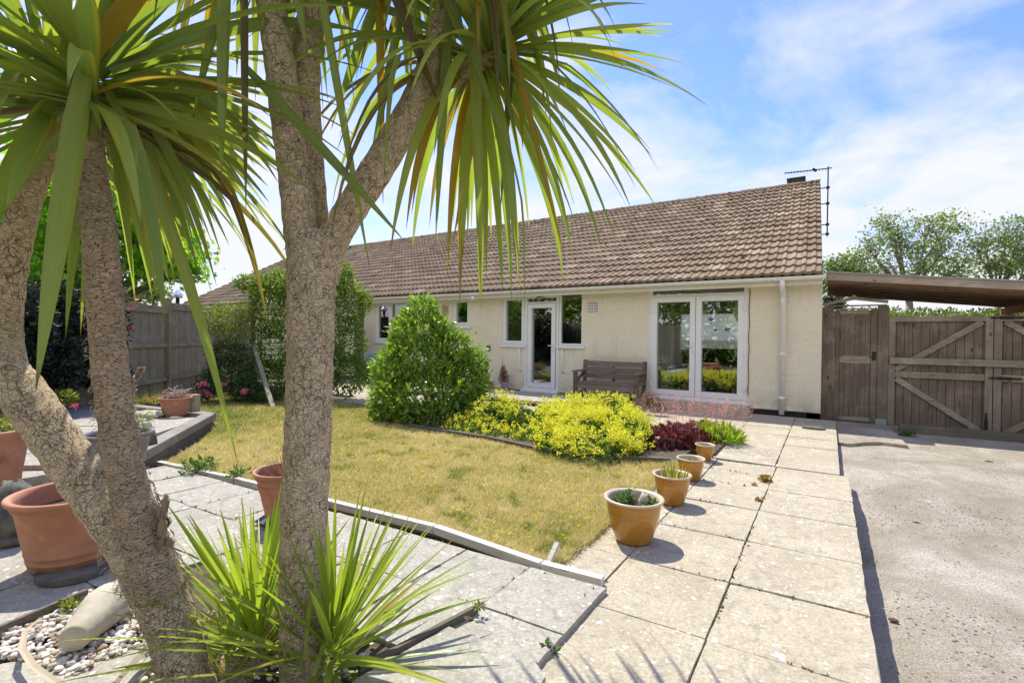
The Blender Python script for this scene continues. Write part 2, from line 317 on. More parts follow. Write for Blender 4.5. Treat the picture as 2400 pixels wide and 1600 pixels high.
M['sleeper'] = m_wood('old sleeper', (0.20, 0.18, 0.145), (0.36, 0.33, 0.28), 0, 0.2, (0.45, 0.43, 0.39))
M['sleeperd'] = m_wood('dark old sleeper', (0.10, 0.085, 0.065), (0.21, 0.18, 0.14), 0, 0.4)
M['wpale'] = m_wood('pale arch timber', (0.26, 0.25, 0.15), (0.40, 0.39, 0.26), 2, 0.3)
M['board'] = m_wood('bleached lawn board', (0.55, 0.51, 0.44), (0.72, 0.68, 0.61), 0)
M['bark'] = m_bark()
M['fibre'] = m_bark('fibrous young bark', 1.0, (0.20, 0.14, 0.085), (0.50, 0.38, 0.25), (0.05, 0.033, 0.02))
M['wood_limb'] = plain('limb bark', (0.20, 0.175, 0.14), 0.9, var=0.3, sc=10)
M['cordy'] = m_leaf('cordyline leaf', [(0, (0.15, 0.225, 0.07)), (0.35, (0.22, 0.30, 0.08)), (0.66, (0.30, 0.36, 0.09)), (0.84, (0.42, 0.42, 0.11)), (0.85, (0.42, 0.25, 0.03)), (0.92, (0.40, 0.22, 0.03)), (0.93, (0.15, 0.095, 0.065)), (1, (0.11, 0.07, 0.05))], 0.5, 0.36, True)
M['offshoot'] = m_leaf('offshoot leaf', [(0, (0.20, 0.31, 0.045)), (0.5, (0.31, 0.42, 0.06)), (0.9, (0.44, 0.50, 0.09)), (0.93, (0.5, 0.36, 0.06)), (1, (0.42, 0.33, 0.12))], 0.45, 0.35, True)
M['deadleaf'] = m_leaf('dry fallen leaf', [(0, (0.27, 0.20, 0.13)), (1, (0.50, 0.42, 0.31))], 0.1, 0.5)
def leafm(n, a, b, c, tr=0.4, gl=0.4, tm=(1.3, 1.5, 0.5)): return m_leaf(n, [(0, a), (0.5, b), (1, c)], tr, gl, tmul=tm)
M['laurel'] = leafm('laurel leaf', (0.08, 0.155, 0.026), (0.16, 0.27, 0.045), (0.36, 0.46, 0.08), 0.38, 0.28)
M['climber'] = leafm('climber leaf', (0.06, 0.11, 0.022), (0.13, 0.20, 0.03), (0.30, 0.37, 0.06), 0.42, 0.4)
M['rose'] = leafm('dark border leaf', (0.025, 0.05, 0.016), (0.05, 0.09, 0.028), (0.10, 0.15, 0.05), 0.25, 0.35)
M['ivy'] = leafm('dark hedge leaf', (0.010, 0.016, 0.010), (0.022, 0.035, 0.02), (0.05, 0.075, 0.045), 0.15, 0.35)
M['honey'] = leafm('honeysuckle leaf', (0.10, 0.13, 0.025), (0.20, 0.24, 0.05), (0.33, 0.32, 0.10), 0.4, 0.4)
M['maple'] = leafm('maple leaf', (0.12, 0.25, 0.02), (0.19, 0.37, 0.03), (0.34, 0.50, 0.05), 0.55, 0.45, (1.6, 1.9, 0.4))
M['far'] = leafm('poplar leaf', (0.14, 0.19, 0.08), (0.22, 0.29, 0.12), (0.36, 0.42, 0.20), 0.35, 0.45)
M['far2'] = leafm('far green leaf', (0.10, 0.15, 0.03), (0.17, 0.23, 0.04), (0.28, 0.32, 0.07), 0.35, 0.45)
M['alch'] = leafm('alchemilla flower', (0.55, 0.58, 0.035), (0.80, 0.78, 0.06), (0.90, 0.86, 0.14), 0.35, 0.6, (1.1, 1.1, 0.5))
M['alchl'] = leafm('alchemilla leaf', (0.05, 0.11, 0.03), (0.10, 0.18, 0.045), (0.18, 0.26, 0.08), 0.3, 0.5)
M['heu'] = leafm('heuchera leaf', (0.045, 0.018, 0.018), (0.12, 0.042, 0.042), (0.22, 0.07, 0.06), 0.22, 0.3, (1.5, 0.5, 0.4))
M['heuf'] = leafm('heuchera flower', (0.66, 0.27, 0.25), (0.80, 0.42, 0.38), (0.88, 0.60, 0.54), 0.3, 0.6, (1, 1, 1))
M['lime'] = leafm('lime fern leaf', (0.16, 0.28, 0.02), (0.30, 0.44, 0.03), (0.48, 0.58, 0.06), 0.45, 0.4)
M['pink'] = leafm('pink petal', (0.6, 0.08, 0.16), (0.75, 0.16, 0.26), (0.85, 0.35, 0.42), 0.3, 0.6, (1, 1, 1))
M['red'] = leafm('red petal', (0.5, 0.03, 0.03), (0.62, 0.05, 0.04), (0.75, 0.10, 0.06), 0.3, 0.5, (1, 1, 1))
M['dry'] = leafm('dry twig leaf', (0.14, 0.07, 0.04), (0.24, 0.13, 0.07), (0.42, 0.30, 0.20), 0.2, 0.7, (1, 1, 1))
M['grass'] = m_leaf('lawn blade', [(0, (0.14, 0.22, 0.035)), (0.25, (0.34, 0.36, 0.09)), (0.45, (0.55, 0.49, 0.18)), (0.72, (0.66, 0.56, 0.26)), (1, (0.76, 0.68, 0.41))], 0.3, 0.7, tmul=(1.1, 1.1, 0.8))
M['lawn'] = m_lawn()
M['soil'] = plain('dark soil', (0.085, 0.062, 0.038), 0.95, var=0.5, sc=25, bmp=0.8)
M['pebble'] = m_leaf('pebble', [(0, (0.22, 0.12, 0.07)), (0.15, (0.42, 0.34, 0.25)), (0.5, (0.60, 0.55, 0.47)), (1, (0.78, 0.75, 0.70))], 0.0, 0.6)
M['stone'] = plain('weathered stone', (0.42, 0.375, 0.28), 0.85, var=0.45, sc=5, bmp=0.5)
M['stoned'] = plain('mossy dark stone', (0.12, 0.115, 0.09), 0.9, var=0.5, sc=12, bmp=0.7)
M['terra'] = m_terracotta(); M['glaze'] = m_glaze()
M['rimc'] = plain('cream glazed rim', (0.52, 0.42, 0.29), 0.35, var=0.08)
M['compost'] = plain('compost', (0.06, 0.04, 0.028), 0.95, var=0.4, sc=40, bmp=0.8)
M['black'] = plain('black plastic', (0.02, 0.02, 0.022), 0.4)
M['iron'] = plain('dark iron', (0.035, 0.032, 0.035), 0.45, metal=0.6, var=0.3)
M['steel'] = plain('galvanised steel', (0.36, 0.42, 0.46), 0.4, metal=0.5)
M['pinkpot'] = plain('lilac plastic', (0.58, 0.42, 0.55), 0.4)
M['mauvepot'] = plain('grey mauve plastic', (0.20, 0.165, 0.17), 0.5)
M['chrome'] = plain('satin metal', (0.7, 0.7, 0.7), 0.2, metal=0.9)
M['brickd'] = plain('dark damp course', (0.03, 0.027, 0.024), 0.9, var=0.4, sc=20, bmp=0.5)
M['intw'] = plain('interior wall', (0.42, 0.33, 0.20), 0.9)
M['inof'] = plain('interior floor', (0.12, 0.075, 0.05), 0.6)
M['counter'] = plain('kitchen unit', (0.30, 0.27, 0.24), 0.4)
M['sofa'] = plain('brown sofa', (0.10, 0.06, 0.04), 0.7)
M['curtain'] = m_cloth('curtain cloth', (0.72, 0.70, 0.60), 0.35)
M['net'] = m_cloth('net curtain', (0.85, 0.87, 0.87), 0.6, 0.35)
M['ventc'] = plain('buff vent', (0.46, 0.39, 0.25), 0.7)
M['ventd'] = plain('grey brown vent', (0.17, 0.14, 0.125), 0.7)
M['lampglass'] = plain('frosted bulkhead', (0.42, 0.36, 0.27), 0.3)
# ------------------------------------------------------------------ mesh building
ORG = {}
def tag(o, label=None, cat=None, group=None, kind=None):
    if label: o['label'] = label
    if cat: o['category'] = cat
    if group: o['group'] = group
    if kind: o['kind'] = kind
    return o
def thing(name, loc, label, cat, group=None):
    o = bpy.data.objects.new(name, None); COL.objects.link(o); o.location = loc; o.empty_display_size = 0.2
    ORG[o.name] = Vector(loc); return tag(o, label, cat, group)
def dup(root, loc, label, rz=0.0, sc=1.0, group=None):
    def cp(o, par):
        c = o.copy(); COL.objects.link(c); c.parent = par
        for ch in [q for q in list(bpy.data.objects) if q.parent == o and q != c]: cp(ch, c)
        return c
    r = cp(root, None); r.location = loc; r.rotation_euler = (0, 0, rz); r.scale = (sc, sc, sc)
    ORG[r.name] = Vector(loc)
    r['label'] = label
    if group: r['group'] = group
    return r
class B:
    def __init__(s): s.v = []; s.f = []; s.t = []; s.n = 0; s.pc = []; s.uv = []
    def add(s, V, F, t=0.0, pc=None, uv=None):
        V = np.asarray(V, float).reshape(-1, 3)
        s.v.append(V); s.f += [tuple(int(i)+s.n for i in f) for f in F]
        if np.isscalar(t): s.t += [t]*len(F)
        else: s.t += list(t)
        s.pc.append(np.zeros((len(V), 3)) if pc is None else np.asarray(pc)); s.uv.append(np.zeros((len(V), 2)) if uv is None else np.asarray(uv))
        s.n += len(V)
    def box(s, lo, hi, t=None, rot=None, piv=None):
        lo, hi = np.array(lo, float), np.array(hi, float)
        V = np.array([[x, y, z] for z in (lo[2], hi[2]) for y in (lo[1], hi[1]) for x in (lo[0], hi[0])])
        if rot is not None:
            p = (lo+hi)/2 if piv is None else np.array(piv); V = (V-p)@np.array(rot.to_3x3()).T+p
        s.add(V, [(0, 2, 3, 1), (4, 5, 7, 6), (0, 1, 5, 4), (2, 6, 7, 3), (0, 4, 6, 2), (1, 3, 7, 5)], random.random() if t is None else t)
    def beam(s, a, b, w, h, up=(0, 0, 1), t=None):
        a, b = Vector(a), Vector(b); d = (b-a).normalized(); u = Vector(up); sd = d.cross(u).normalized(); u = sd.cross(d).normalized()
        V = [p+sd*(w/2*i)+u*(h/2*j) for p in (a, b) for j in (-1, 1) for i in (-1, 1)]
        s.add(V, [(0, 1, 3, 2), (4, 6, 7, 5), (0, 4, 5, 1), (2, 3, 7, 6), (0, 2, 6, 4), (1, 5, 7, 3)], random.random() if t is None else t)
    def tube(s, pts, rad, n=8, cap=True, t=0.0, jit=0.0, v0=0.0):
        pts = [Vector(p) for p in pts]; k = len(pts)
        if np.isscalar(rad): rad = [rad]*k
        V = []; PC = []; F = []; L = v0
        ref = Vector((0.13, 0.21, 1.0)).normalized(); d0 = (pts[1]-pts[0]).normalized()
        if abs(d0.dot(ref)) > 0.95: ref = Vector((1, 0.1, 0))
        u = d0.cross(ref).normalized()
        for i, p in enumerate(pts):
            d = (pts[min(i+1, k-1)]-pts[max(i-1, 0)]).normalized()
            u = (u-d*u.dot(d)).normalized(); w = d.cross(u)
            if i: L += (p-pts[i-1]).length
            for j in range(n):
                a = 2*math.pi*j/n; r = rad[i]*(1+jit*(random.random()-0.5)*2)
                V.append(p+u*(math.cos(a)*r)+w*(math.sin(a)*r)); PC.append((math.cos(a)*rad[i], math.sin(a)*rad[i], L))
        for i in range(k-1):
            for j in range(n):
                F.append((i*n+j, i*n+(j+1) % n, (i+1)*n+(j+1) % n, (i+1)*n+j))
        if cap: F.append(tuple(range(n-1, -1, -1))); F.append(tuple((k-1)*n+j for j in range(n)))
        s.add(V, F, t, PC)
    def lathe(s, prof, c, n=40, t=0.0, wob=0.0):
        c = np.array(c, float); V = []; F = []
        ph = random.random()*6
        for r, z in prof:
            for j in range(n):
                a = 2*math.pi*j/n; rr = r*(1+wob*math.sin(2*a+ph)); V.append(c+[rr*math.cos(a), rr*math.sin(a), z])
        for i in range(len(prof)-1):
            for j in range(n): F.append((i*n+j, i*n+(j+1) % n, (i+1)*n+(j+1) % n, (i+1)*n+j))
        s.add(V, F, t)
    def disc(s, c, r, n=40, t=0.0, bumpy=0.0):
        c = np.array(c, float); V = [c]; F = []
        for k in (0.5, 1.0):
            for j in range(n):
                a = 2*math.pi*j/n; V.append(c+[r*k*math.cos(a), r*k*math.sin(a), bumpy*(random.random()-0.5)])
        F += [(0, 1+j, 1+(j+1) % n) for j in range(n)]
        F += [(1+j, 1+n+j, 1+n+(j+1) % n, 1+(j+1) % n) for j in range(n)]
        s.add(V, F, t)
    def poly(s, pts, t=0.0): s.add(pts, [tuple(range(len(pts)))], t)
    def ball(s, c, r, n=10, k=7, t=0.0, sc=(1, 1, 1), jit=0.0, rot=None):
        V = [];
        for i in range(k+1):
            th = math.pi*i/k
            for j in range(n):
                a = 2*math.pi*j/n; q = r*(1+jit*(random.random()-0.5))
                p = Vector((q*math.sin(th)*math.cos(a)*sc[0], q*math.sin(th)*math.sin(a)*sc[1], q*math.cos(th)*sc[2]))
                if rot: p = rot@p
                V.append(p+Vector(c))
        F = [(i*n+j, (i+1)*n+j, (i+1)*n+(j+1) % n, i*n+(j+1) % n) for i in range(k) for j in range(n)]
        s.add(V, F, t)
    def build(s, name, mat, parent=None, smooth=False, bevel=0.0, org=None, sub=0):
        V = np.concatenate(s.v) if s.v else np.zeros((0, 3))
        if parent is not None: o0 = ORG[parent.name]
        else: o0 = Vector(org) if org is not None else Vector(V.mean(axis=0)*[1, 1, 0]+[0, 0, V[:, 2].min()])
        V = V-np.array(o0)
        me = bpy.data.meshes.new(name); me.vertices.add(len(V)); me.vertices.foreach_set('co', V.astype(np.float32).ravel())
        lens = np.array([len(f) for f in s.f]); idx = np.fromiter((i for f in s.f for i in f), dtype=np.int32)
        me.loops.add(len(idx)); me.loops.foreach_set('vertex_index', idx)
        me.polygons.add(len(lens)); st = np.concatenate([[0], np.cumsum(lens)[:-1]]).astype(np.int32)
        me.polygons.foreach_set('loop_start', st)
        try: me.polygons.foreach_set('loop_total', lens.astype(np.int32))
        except Exception: pass
        me.polygons.foreach_set('use_smooth', np.full(len(lens), smooth))
        me.update(calc_edges=True)
        a = me.attributes.new('tint', 'FLOAT', 'FACE'); a.data.foreach_set('value', np.array(s.t, dtype=np.float32))
        if any(np.any(p) for p in s.pc):
            a = me.attributes.new('pc', 'FLOAT_VECTOR', 'POINT'); a.data.foreach_set('vector', np.concatenate(s.pc).astype(np.float32).ravel())
        UV = np.concatenate(s.uv)
        if UV.any():
            u = me.uv_layers.new(name='UVMap'); u.data.foreach_set('uv', UV[idx].astype(np.float32).ravel())
        me.validate()
        me.materials.append(M[mat] if isinstance(mat, str) else mat)
        o = bpy.data.objects.new(name, me); COL.objects.link(o)
        if parent is not None: o.parent = parent; ORG[o.name] = o0
        else: o.location = o0; ORG[o.name] = Vector(o0)
        if bevel:
            b = o.modifiers.new('bevel', 'BEVEL'); b.width = bevel; b.segments = 2; b.limit_method = 'ANGLE'
        if sub:
            b = o.modifiers.new('sub', 'SUBSURF'); b.levels = sub; b.render_levels = sub
        return o
def leaves(b, P, Nn, size, ratio=0.5, tint=(0, 1), jit=0.6, fold=0.25, droop=0.3):
    """P (n,3) positions, Nn (n,3) preferred outward directions; rhombic folded leaves."""
    n = len(P); sz = size*(0.6+0.8*rng.random(n))[:, None]
    d = Nn+rng.normal(0, jit, (n, 3)); d[:, 2] -= droop*rng.random(n); d /= np.linalg.norm(d, axis=1)[:, None]+1e-9
    r = rng.normal(0, 1, (n, 3)); sd = np.cross(d, r); sd /= np.linalg.norm(sd, axis=1)[:, None]+1e-9
    up = np.cross(sd, d)
    tip = P+d*sz; mid = P+d*sz*0.45
    L = mid+sd*sz*ratio*0.5+up*sz*fold*0.3; R = mid-sd*sz*ratio*0.5+up*sz*fold*0.3
    V = np.stack([P, L, tip, R], 1).reshape(-1, 3); i = np.arange(n)*4
    F = np.stack([np.stack([i, i+2, i+1], 1), np.stack([i, i+3, i+2], 1)], 1).reshape(-1, 3)
    t = tint[0]+(tint[1]-tint[0])*np.clip(rng.random(n), 0, 1)
    b.add(V, F.tolist(), np.repeat(t, 2).tolist())
def star_leaves(b, P, Nn, size, k=5, tint=(0, 1), jit=0.5):
    """lobed leaves (maple, heuchera)"""
    n = len(P); sz = size*(0.6+0.8*rng.random(n))[:, None]
    d = Nn+rng.normal(0, jit, (n, 3)); d[:, 2] -= 0.3; d /= np.linalg.norm(d, axis=1)[:, None]
    r = rng.normal(0, 1, (n, 3)); sd = np.cross(d, r); sd /= np.linalg.norm(sd, axis=1)[:, None]
    Vs = [P]
    for j in range(2*k+1):
        a = -2.3+4.6*j/(2*k); rr = 1.0 if j % 2 == 0 else 0.45
        Vs.append(P+(d*math.cos(a)+sd*math.sin(a))*sz*0.5*rr+d*sz*0.1)
    m_ = len(Vs); V = np.stack(Vs, 1).reshape(-1, 3); i = (np.arange(n)*m_)[:, None]
    F = (np.concatenate([i, i+1+np.arange(2*k+1)[None, :]], 1)).tolist()
    b.add(V, F, (tint[0]+(tint[1]-tint[0])*rng.random(n)).tolist())
def blob(els, n, shell=0.35):
    """points near the surface of a union of ellipsoids (cx,cy,cz,rx,ry,rz)"""
    els = np.array(els, float); w = (els[:, 3]*els[:, 4]+els[:, 4]*els[:, 5]+els[:, 3]*els[:, 5]); w /= w.sum()
    k = rng.choice(len(els), n, p=w); d = rng.normal(0, 1, (n, 3)); d /= np.linalg.norm(d, axis=1)[:, None]
    r = 1-shell*rng.random(n)**1.3; r *= 1+0.06*rng.normal(0, 1, n)
    P = els[k, :3]+d*els[k, 3:]*r[:, None]
    nn = d/els[k, 3:]; nn /= np.linalg.norm(nn, axis=1)[:, None]
    # drop the ones deep inside another ellipsoid
    q = (P[:, None, :]-els[None, :, :3])/els[None, :, 3:]; ins = (np.linalg.norm(q, axis=2) < 0.6).sum(1)
    own = r < 0.6
    keep = (ins-own) <= 0
    return P[keep], nn[keep]
def vnoise(x, y, s, seed=0):
    r = np.random.default_rng(seed).random((64, 64)); x = x*s % 64; y = y*s % 64
    i = np.floor(x).astype(int) % 64; j = np.floor(y).astype(int) % 64; fx = x-np.floor(x); fy = y-np.floor(y)
    fx = fx*fx*(3-2*fx); fy = fy*fy*(3-2*fy); i1 = (i+1) % 64; j1 = (j+1) % 64
    return (r[i, j]*(1-fx)+r[i1, j]*fx)*(1-fy)+(r[i, j1]*(1-fx)+r[i1, j1]*fx)*fy
def inpoly(x, y, P):
    c = np.zeros(len(x), bool); k = len(P)
    for i in range(k):
        x1, y1 = P[i]; x2, y2 = P[(i+1) % k]
        m_ = ((y1 > y) != (y2 > y)) & (x < (x2-x1)*(y-y1)/((y2-y1) if y2 != y1 else 1e-9)+x1); c ^= m_
    return c
# ================================================================== THE SETTING
def st(o): o['kind'] = 'structure'; return o
Y0 = 9.6
b = B(); b.poly([(-400, -300, -0.36), (400, -300, -0.36), (400, 700, -0.36), (-400, 700, -0.36)])
def m_ground():
    m, nt, out = newmat('field ground'); v = coords(nt)
    n = noise(nt, v, 0.3, 6, 0.6); c = ramp(nt, n, [(0.3, (0.10, 0.12, 0.04)), (0.7, (0.20, 0.17, 0.08))])
    finish(nt, out, c, 0.95, bump(nt, noise(nt, v, 12, 4), 0.6, 0.05), spec=0.1); return m
M['ground'] = m_ground()
st(b.build('ground', 'ground', org=(0, 0, -0.36)))
# soil sheet under paving, beds and lawn
b = B(); b.poly([(-22, -6, -0.045), (0.14, -6, -0.045), (0.10, 9.62, -0.045), (-22, 9.62, -0.045)])
b.poly([(0.14, -6, -0.30), (0.10, 9.62, -0.30), (0.10, 9.62, -0.045), (0.14, -6, -0.045)])
st(b.build('garden_soil', 'soil', org=(0, 0, 0)))
LAWN = [(-1.27, 2.42), (-2.17, 2.46), (-3.13, 2.38), (-4.33, 2.29), (-5.45, 2.16), (-5.55, 2.2), (-6.2, 2.8), (-7.1, 3.45), (-7.9, 3.75), (-9.4, 4.1), (-11.2, 5.2), (-10.5, 6.0),
        (-8.9, 6.3), (-7.9, 6.0), (-6.6, 5.9), (-6.2, 5.45), (-4.9, 5.0), (-3.7, 4.95), (-2.6, 4.75), (-1.7, 4.95), (-1.3, 5.2)]
b = B(); b.poly([(x, y, 0.004) for x, y in LAWN]); nL = len(LAWN)
for i in range(nL): (x0_, y0_), (x1_, y1_) = LAWN[i], LAWN[(i+1) % nL]; b.poly([(x0_, y0_, -.05), (x0_, y0_, .004), (x1_, y1_, .004), (x1_, y1_, -.05)])
st(b.build('lawn', 'lawn', org=(0, 0, 0)))
def slab(b, x0, x1, y0, y1, z0, z1, k=0.0, g=0.003, x_ref=0.0):
    g = g*(0.7+0.8*random.random()); x0 += g; x1 -= g; y0 += g; y1 -= g
    dz = random.uniform(-0.004, 0.004); tx = random.uniform(-0.003, 0.003); ty = random.uniform(-0.003, 0.003)
    def sh(x, y): return (x+random.uniform(-.002, .002), y+k*(x-x_ref))
    n = 8; top = []
    xs = np.linspace(x0, x1, n); ys = np.linspace(y0, y1, n)
    per = [(x, y0) for x in xs[:-1]]+[(x1, y) for y in ys[:-1]]+[(x, y1) for x in xs[:0:-1]]+[(x0, y) for y in ys[:0:-1]]
    t = random.random(); V = []; q = len(per)
    per = [(x+random.gauss(0, 0.0018), y+random.gauss(0, 0.0018)) for x, y in per]
    cx, cy = (x0+x1)/2, (y0+y1)/2
    for f, z in ((1.0, z0), (1.0, z1-0.006), (0.992, z1)):
        for x, y in per:
            X = cx+(x-cx)*f; Y = cy+(y-cy)*f; a, c = sh(X, Y); V.append((a, c, z+dz+tx*(X-cx)/(x1-x0)+ty*(Y-cy)/(y1-y0)))
    F = [tuple(range(2*q, 3*q))]+[(r*q+i, r*q+(i+1) % q, (r+1)*q+(i+1) % q, (r+1)*q+i) for r in (0, 1) for i in range(q)]
    b.add(V, F, t)
b = B()
rows = [-3.3, -2.7, -2.1, -1.5, -0.88, -0.26, 0.36, 0.97, 1.60, 2.24, 2.83, 3.47, 4.14, 4.76, 5.22, 5.66]
for i in range(len(rows)-1):
    slab(b, -0.425, 0.188, rows[i], rows[i+1], -0.06, 0.0, 0.045, x_ref=-0.1)
    slab(b, -0.985, -0.425, rows[i]-0.02, rows[i+1]-0.02, -0.06, 0.0, 0.03, x_ref=-0.7)
    if rows[i] >= 2.2: slab(b, -1.275, -0.985, rows[i]-0.03, rows[i+1]-0.03, -0.06, 0.0, 0.03, x_ref=-1.1)
cx = [0.12, -0.44]+[-0.44-0.61*i for i in range(1, 20)]
ry = [5.68, 6.28, 6.9, 7.53, 8.15, 8.78, 9.42]
for i in range(len(cx)-1):
    for j in range(len(ry)-1):
        mx_, my_ = (cx[i]+cx[i+1])/2, (ry[j]+ry[j+1])/2
        if mx_ < -1.04 and my_ < 6.6 and mx_ > -6.9: continue
        if my_ < 6.6 and mx_ < -8.6: continue
        if my_ < 6.0 and mx_ < -6: continue
        slab(b, cx[i+1], cx[i], ry[j], ry[j+1], -0.06, 0.0, 0.0)
for i in range(6): slab(b, 0.12-1.2*(i+1), 0.12-1.2*i, 9.42, 9.58, -0.06, -0.02)
st(b.build('garden_path', 'slab', org=(0, 0, 0)))
b = B(); b.box((-0.3, -6, -0.30), (0.172, 5.66, -0.062), 0.3); b.box((-0.3, 5.66, -0.30), (0.10, 9.5, -0.064), 0.4)
st(b.build('path_foundation', 'slab', org=(0, 0, 0)))
# front patio of small grey slabs, around a pebble bed
XL = [-0.93, -1.37, -1.80, -2.26, -2.93, -3.42, -3.90, -4.38, -4.86, -5.34, -5.82, -6.3]
RW = [2.345, 1.87, 1.44, 1.01, 0.56, 0.1, -0.4, -0.9, -1.4, -1.9]
b = B()
for i in range(len(XL)-1):
    for j in range(len(RW)-1):
        x_, y_ = (XL[i]+XL[i+1])/2, (RW[j]+RW[j+1])/2
        if -2.93 < x_ < -1.37 and 0.5 < y_ < 1.5: continue
        if x_ > -1.37 and y_ < 1.7: continue
        if x_ < -5.3 and y_ < 3 and x_ < -5.34: continue
        slab(b, XL[i+1], XL[i], RW[j+1], RW[j], -0.03, 0.026, 0.045, 0.003, -0.94)
st(b.build('patio', 'grey', org=(0, 0, 0)))
b = B()
def prism(b, pts, z0, z1, t=None):
    n = len(pts); V = [(x, y, z0) for x, y in pts]+[(x, y, z1) for x, y in pts]
    b.add(V, [tuple(range(n, 2*n)), tuple(range(n-1, -1, -1))]+[(i, (i+1) % n, n+(i+1) % n, n+i) for i in range(n)], random.random() if t is None else t)
slab(b, -1.37, -0.93, 1.65, 1.87, -0.03, 0.026, 0.045, 0.003, -0.94)
prism(b, [(-1.36, 1.62), (-1.43, 1.19), (-1.35, 0.55), (-0.80, 0.62), (-0.86, 1.58), (-0.95, 1.64)], 0.0, 0.046)
prism(b, [(-1.36, 0.5), (-1.36, -0.4), (-0.82, -0.4), (-0.82, 0.55)], 0.0, 0.035)
prism(b, [(-2.62, 0.50), (-2.24, 0.95), (-1.95, 0.55), (-1.9, 0.2), (-2.62, 0.1)], 0.0, 0.038)
o = b.build('patio_slabs', 'grey', org=(0, 0, 0)); st(o)
b = B(); prism(b, [(-2.92, 0.45), (-1.37, 0.52), (-1.37, 1.48), (-2.92, 1.4)], -0.03, 0.008); st(b.build('planting_bed', 'soil', org=(0, 0, 0)))
# raised patio at the left
RP = [(-5.42, 1.95), (-6.2, 2.62), (-7.12, 3.36), (-7.75, 3.62), (-9.9, 2.9), (-12, 1.5), (-12, -4), (-5.42, -4)]
b = B(); prism(b, RP, -0.04, 0.12, 0.2); st(b.build('raised_patio_base', 'grey', org=(0, 0, 0)))
b = B(); th = math.radians(40)
for i in range(-8, 9):
    for j in range(-9, 10):
        u, v = i*0.62, j*0.62; px_ = -7.2+u*math.cos(th)-v*math.sin(th); py_ = 2.0+u*math.sin(th)+v*math.cos(th)
        if inpoly(np.array([px_]), np.array([py_]), [(-5.75, 1.85), (-7.3, 3.2), (-9.9, 2.6), (-12, 1.2), (-12, -4), (-5.7, -4)])[0]:
            c, s = math.cos(th), math.sin(th); h = 0.302; z = 0.165+random.uniform(-.006, .006)
            prism(b, [(px_+c*a-s*d, py_+s*a+c*d) for a, d in ((-h, -h), (h, -h), (h, h), (-h, h))], 0.10, z)
st(b.build('raised_patio', 'grey', org=(0, 0, 0)))
# driveway
nx, ny = 90, 130; xs = np.linspace(0.10, 9, nx); ys = np.linspace(-6, 12.5, ny); X, Y = np.meshgrid(xs, ys)
Z = -0.20+0.115*np.clip((Y-5.0)/0.9, 0, 1)**1.0+0.012*(vnoise(X, Y, 1.3, 3)-0.5)+0.006*(vnoise(X, Y, 5, 4)-.5)
V = np.stack([X, Y, Z], -1).reshape(-1, 3); F = [(j*nx+i, j*nx+i+1, (j+1)*nx+i+1, (j+1)*nx+i) for j in range(ny-1) for i in range(nx-1)]
b = B(); b.add(V, F, 0.0); st(b.build('driveway', 'drive', smooth=True, org=(0, 0, 0)))
b = B(); pts = [(0.11, 7.75), (0.22, 7.7), (0.30, 7.78), (0.42, 7.95), (0.6, 8.1), (0.88, 8.05), (0.86, 8.6), (0.82, 9.75), (0.11, 9.78)]
prism(b, pts, -0.13, -0.045, 0.3); st(b.build('gate_apron', 'drive', org=(0, 0, 0)))
# steps at the doors
b = B(); q = [G(1060, 893, .1), G(1180, 908, .1), G(1312, 929, .1), G(1372, 914, .1)]
pts = [(q[0].x, q[0].y), (q[1].x, q[1].y), (q[2].x, q[2].y), (q[3].x, q[3].y), (q[3].x-.1, 9.57), (-8.2, 9.57)]
prism(b, pts, -0.02, 0.062, 0.2)
K_Y = q[2].y
for i in range(7):
    x1 = q[2].x-0.02-0.62*i; slab(b, x1-0.62, x1, K_Y+0.03, K_Y+0.62, 0.05, 0.10); slab(b, x1-0.62, x1, K_Y+0.62, min(9.55, K_Y+1.2), 0.05, 0.10)
st(b.build('kitchen_step', 'grey', org=(0, 0, 0)))
b = B(); slab(b, -3.15, -2.15, 9.12, 9.56, 0.0, 0.13); slab(b, -2.15, -1.15, 9.12, 9.56, 0.0, 0.13)
st(b.build('door_step', 'slab', org=(0, 0, 0)))
# ================================================================== BUNGALOW
H = thing('bungalow', (-11, 9.6, 0), 'cream rendered bungalow with a long brown tiled roof and white doors and windows', 'house')
XE, XW, YB, ZT = -0.09, -22.0, 18.9, 2.34
openings = [(-10.88, -9.3, 1.14, 2.22), (-8.02, -7.47, 1.53, 2.24), (-6.5, -5.87, 1.10, 2.24), (-5.87, -5.0, 0.10, 2.24), (-5.0, -4.41, 1.10, 2.27), (-2.98, -1.22, 0.15, 2.30)]
def wall_y(b, y, th, ops, x0=XW, x1=XE, z0=-0.05, z1=ZT, sgn=1, zs=()):
    xs = sorted({x0, x1, *[o[0] for o in ops], *[o[1] for o in ops]}); zs = sorted({z0, z1, *zs, *[o[2] for o in ops], *[o[3] for o in ops]})
    for i in range(len(xs)-1):
        for j in range(len(zs)-1):
            a, c, d, e = xs[i], xs[i+1], zs[j], zs[j+1]; mx_, mz_ = (a+c)/2, (d+e)/2
            if any(o[0] < mx_ < o[1] and o[2] < mz_ < o[3] for o in ops): continue
            b.poly([(a, y, d), (c, y, d), (c, y, e), (a, y, e)]); b.poly([(c, y+th*sgn, d), (a, y+th*sgn, d), (a, y+th*sgn, e), (c, y+th*sgn, e)])
    for (a, c, d, e) in ops:
        y2 = y+th*sgn
        b.poly([(a, y, d), (a, y2, d), (a, y2, e), (a, y, e)]); b.poly([(c, y2, d), (c, y, d), (c, y, e), (c, y2, e)])
        b.poly([(a, y, e), (a, y2, e), (c, y2, e), (c, y, e)]); b.poly([(a, y2, d), (a, y, d), (c, y, d), (c, y2, d)])
b = B(); wall_y(b, Y0, 0.25, openings, z0=0.075, zs=())
rear = [(-4.4, -1.3, 0.9, 2.2)]
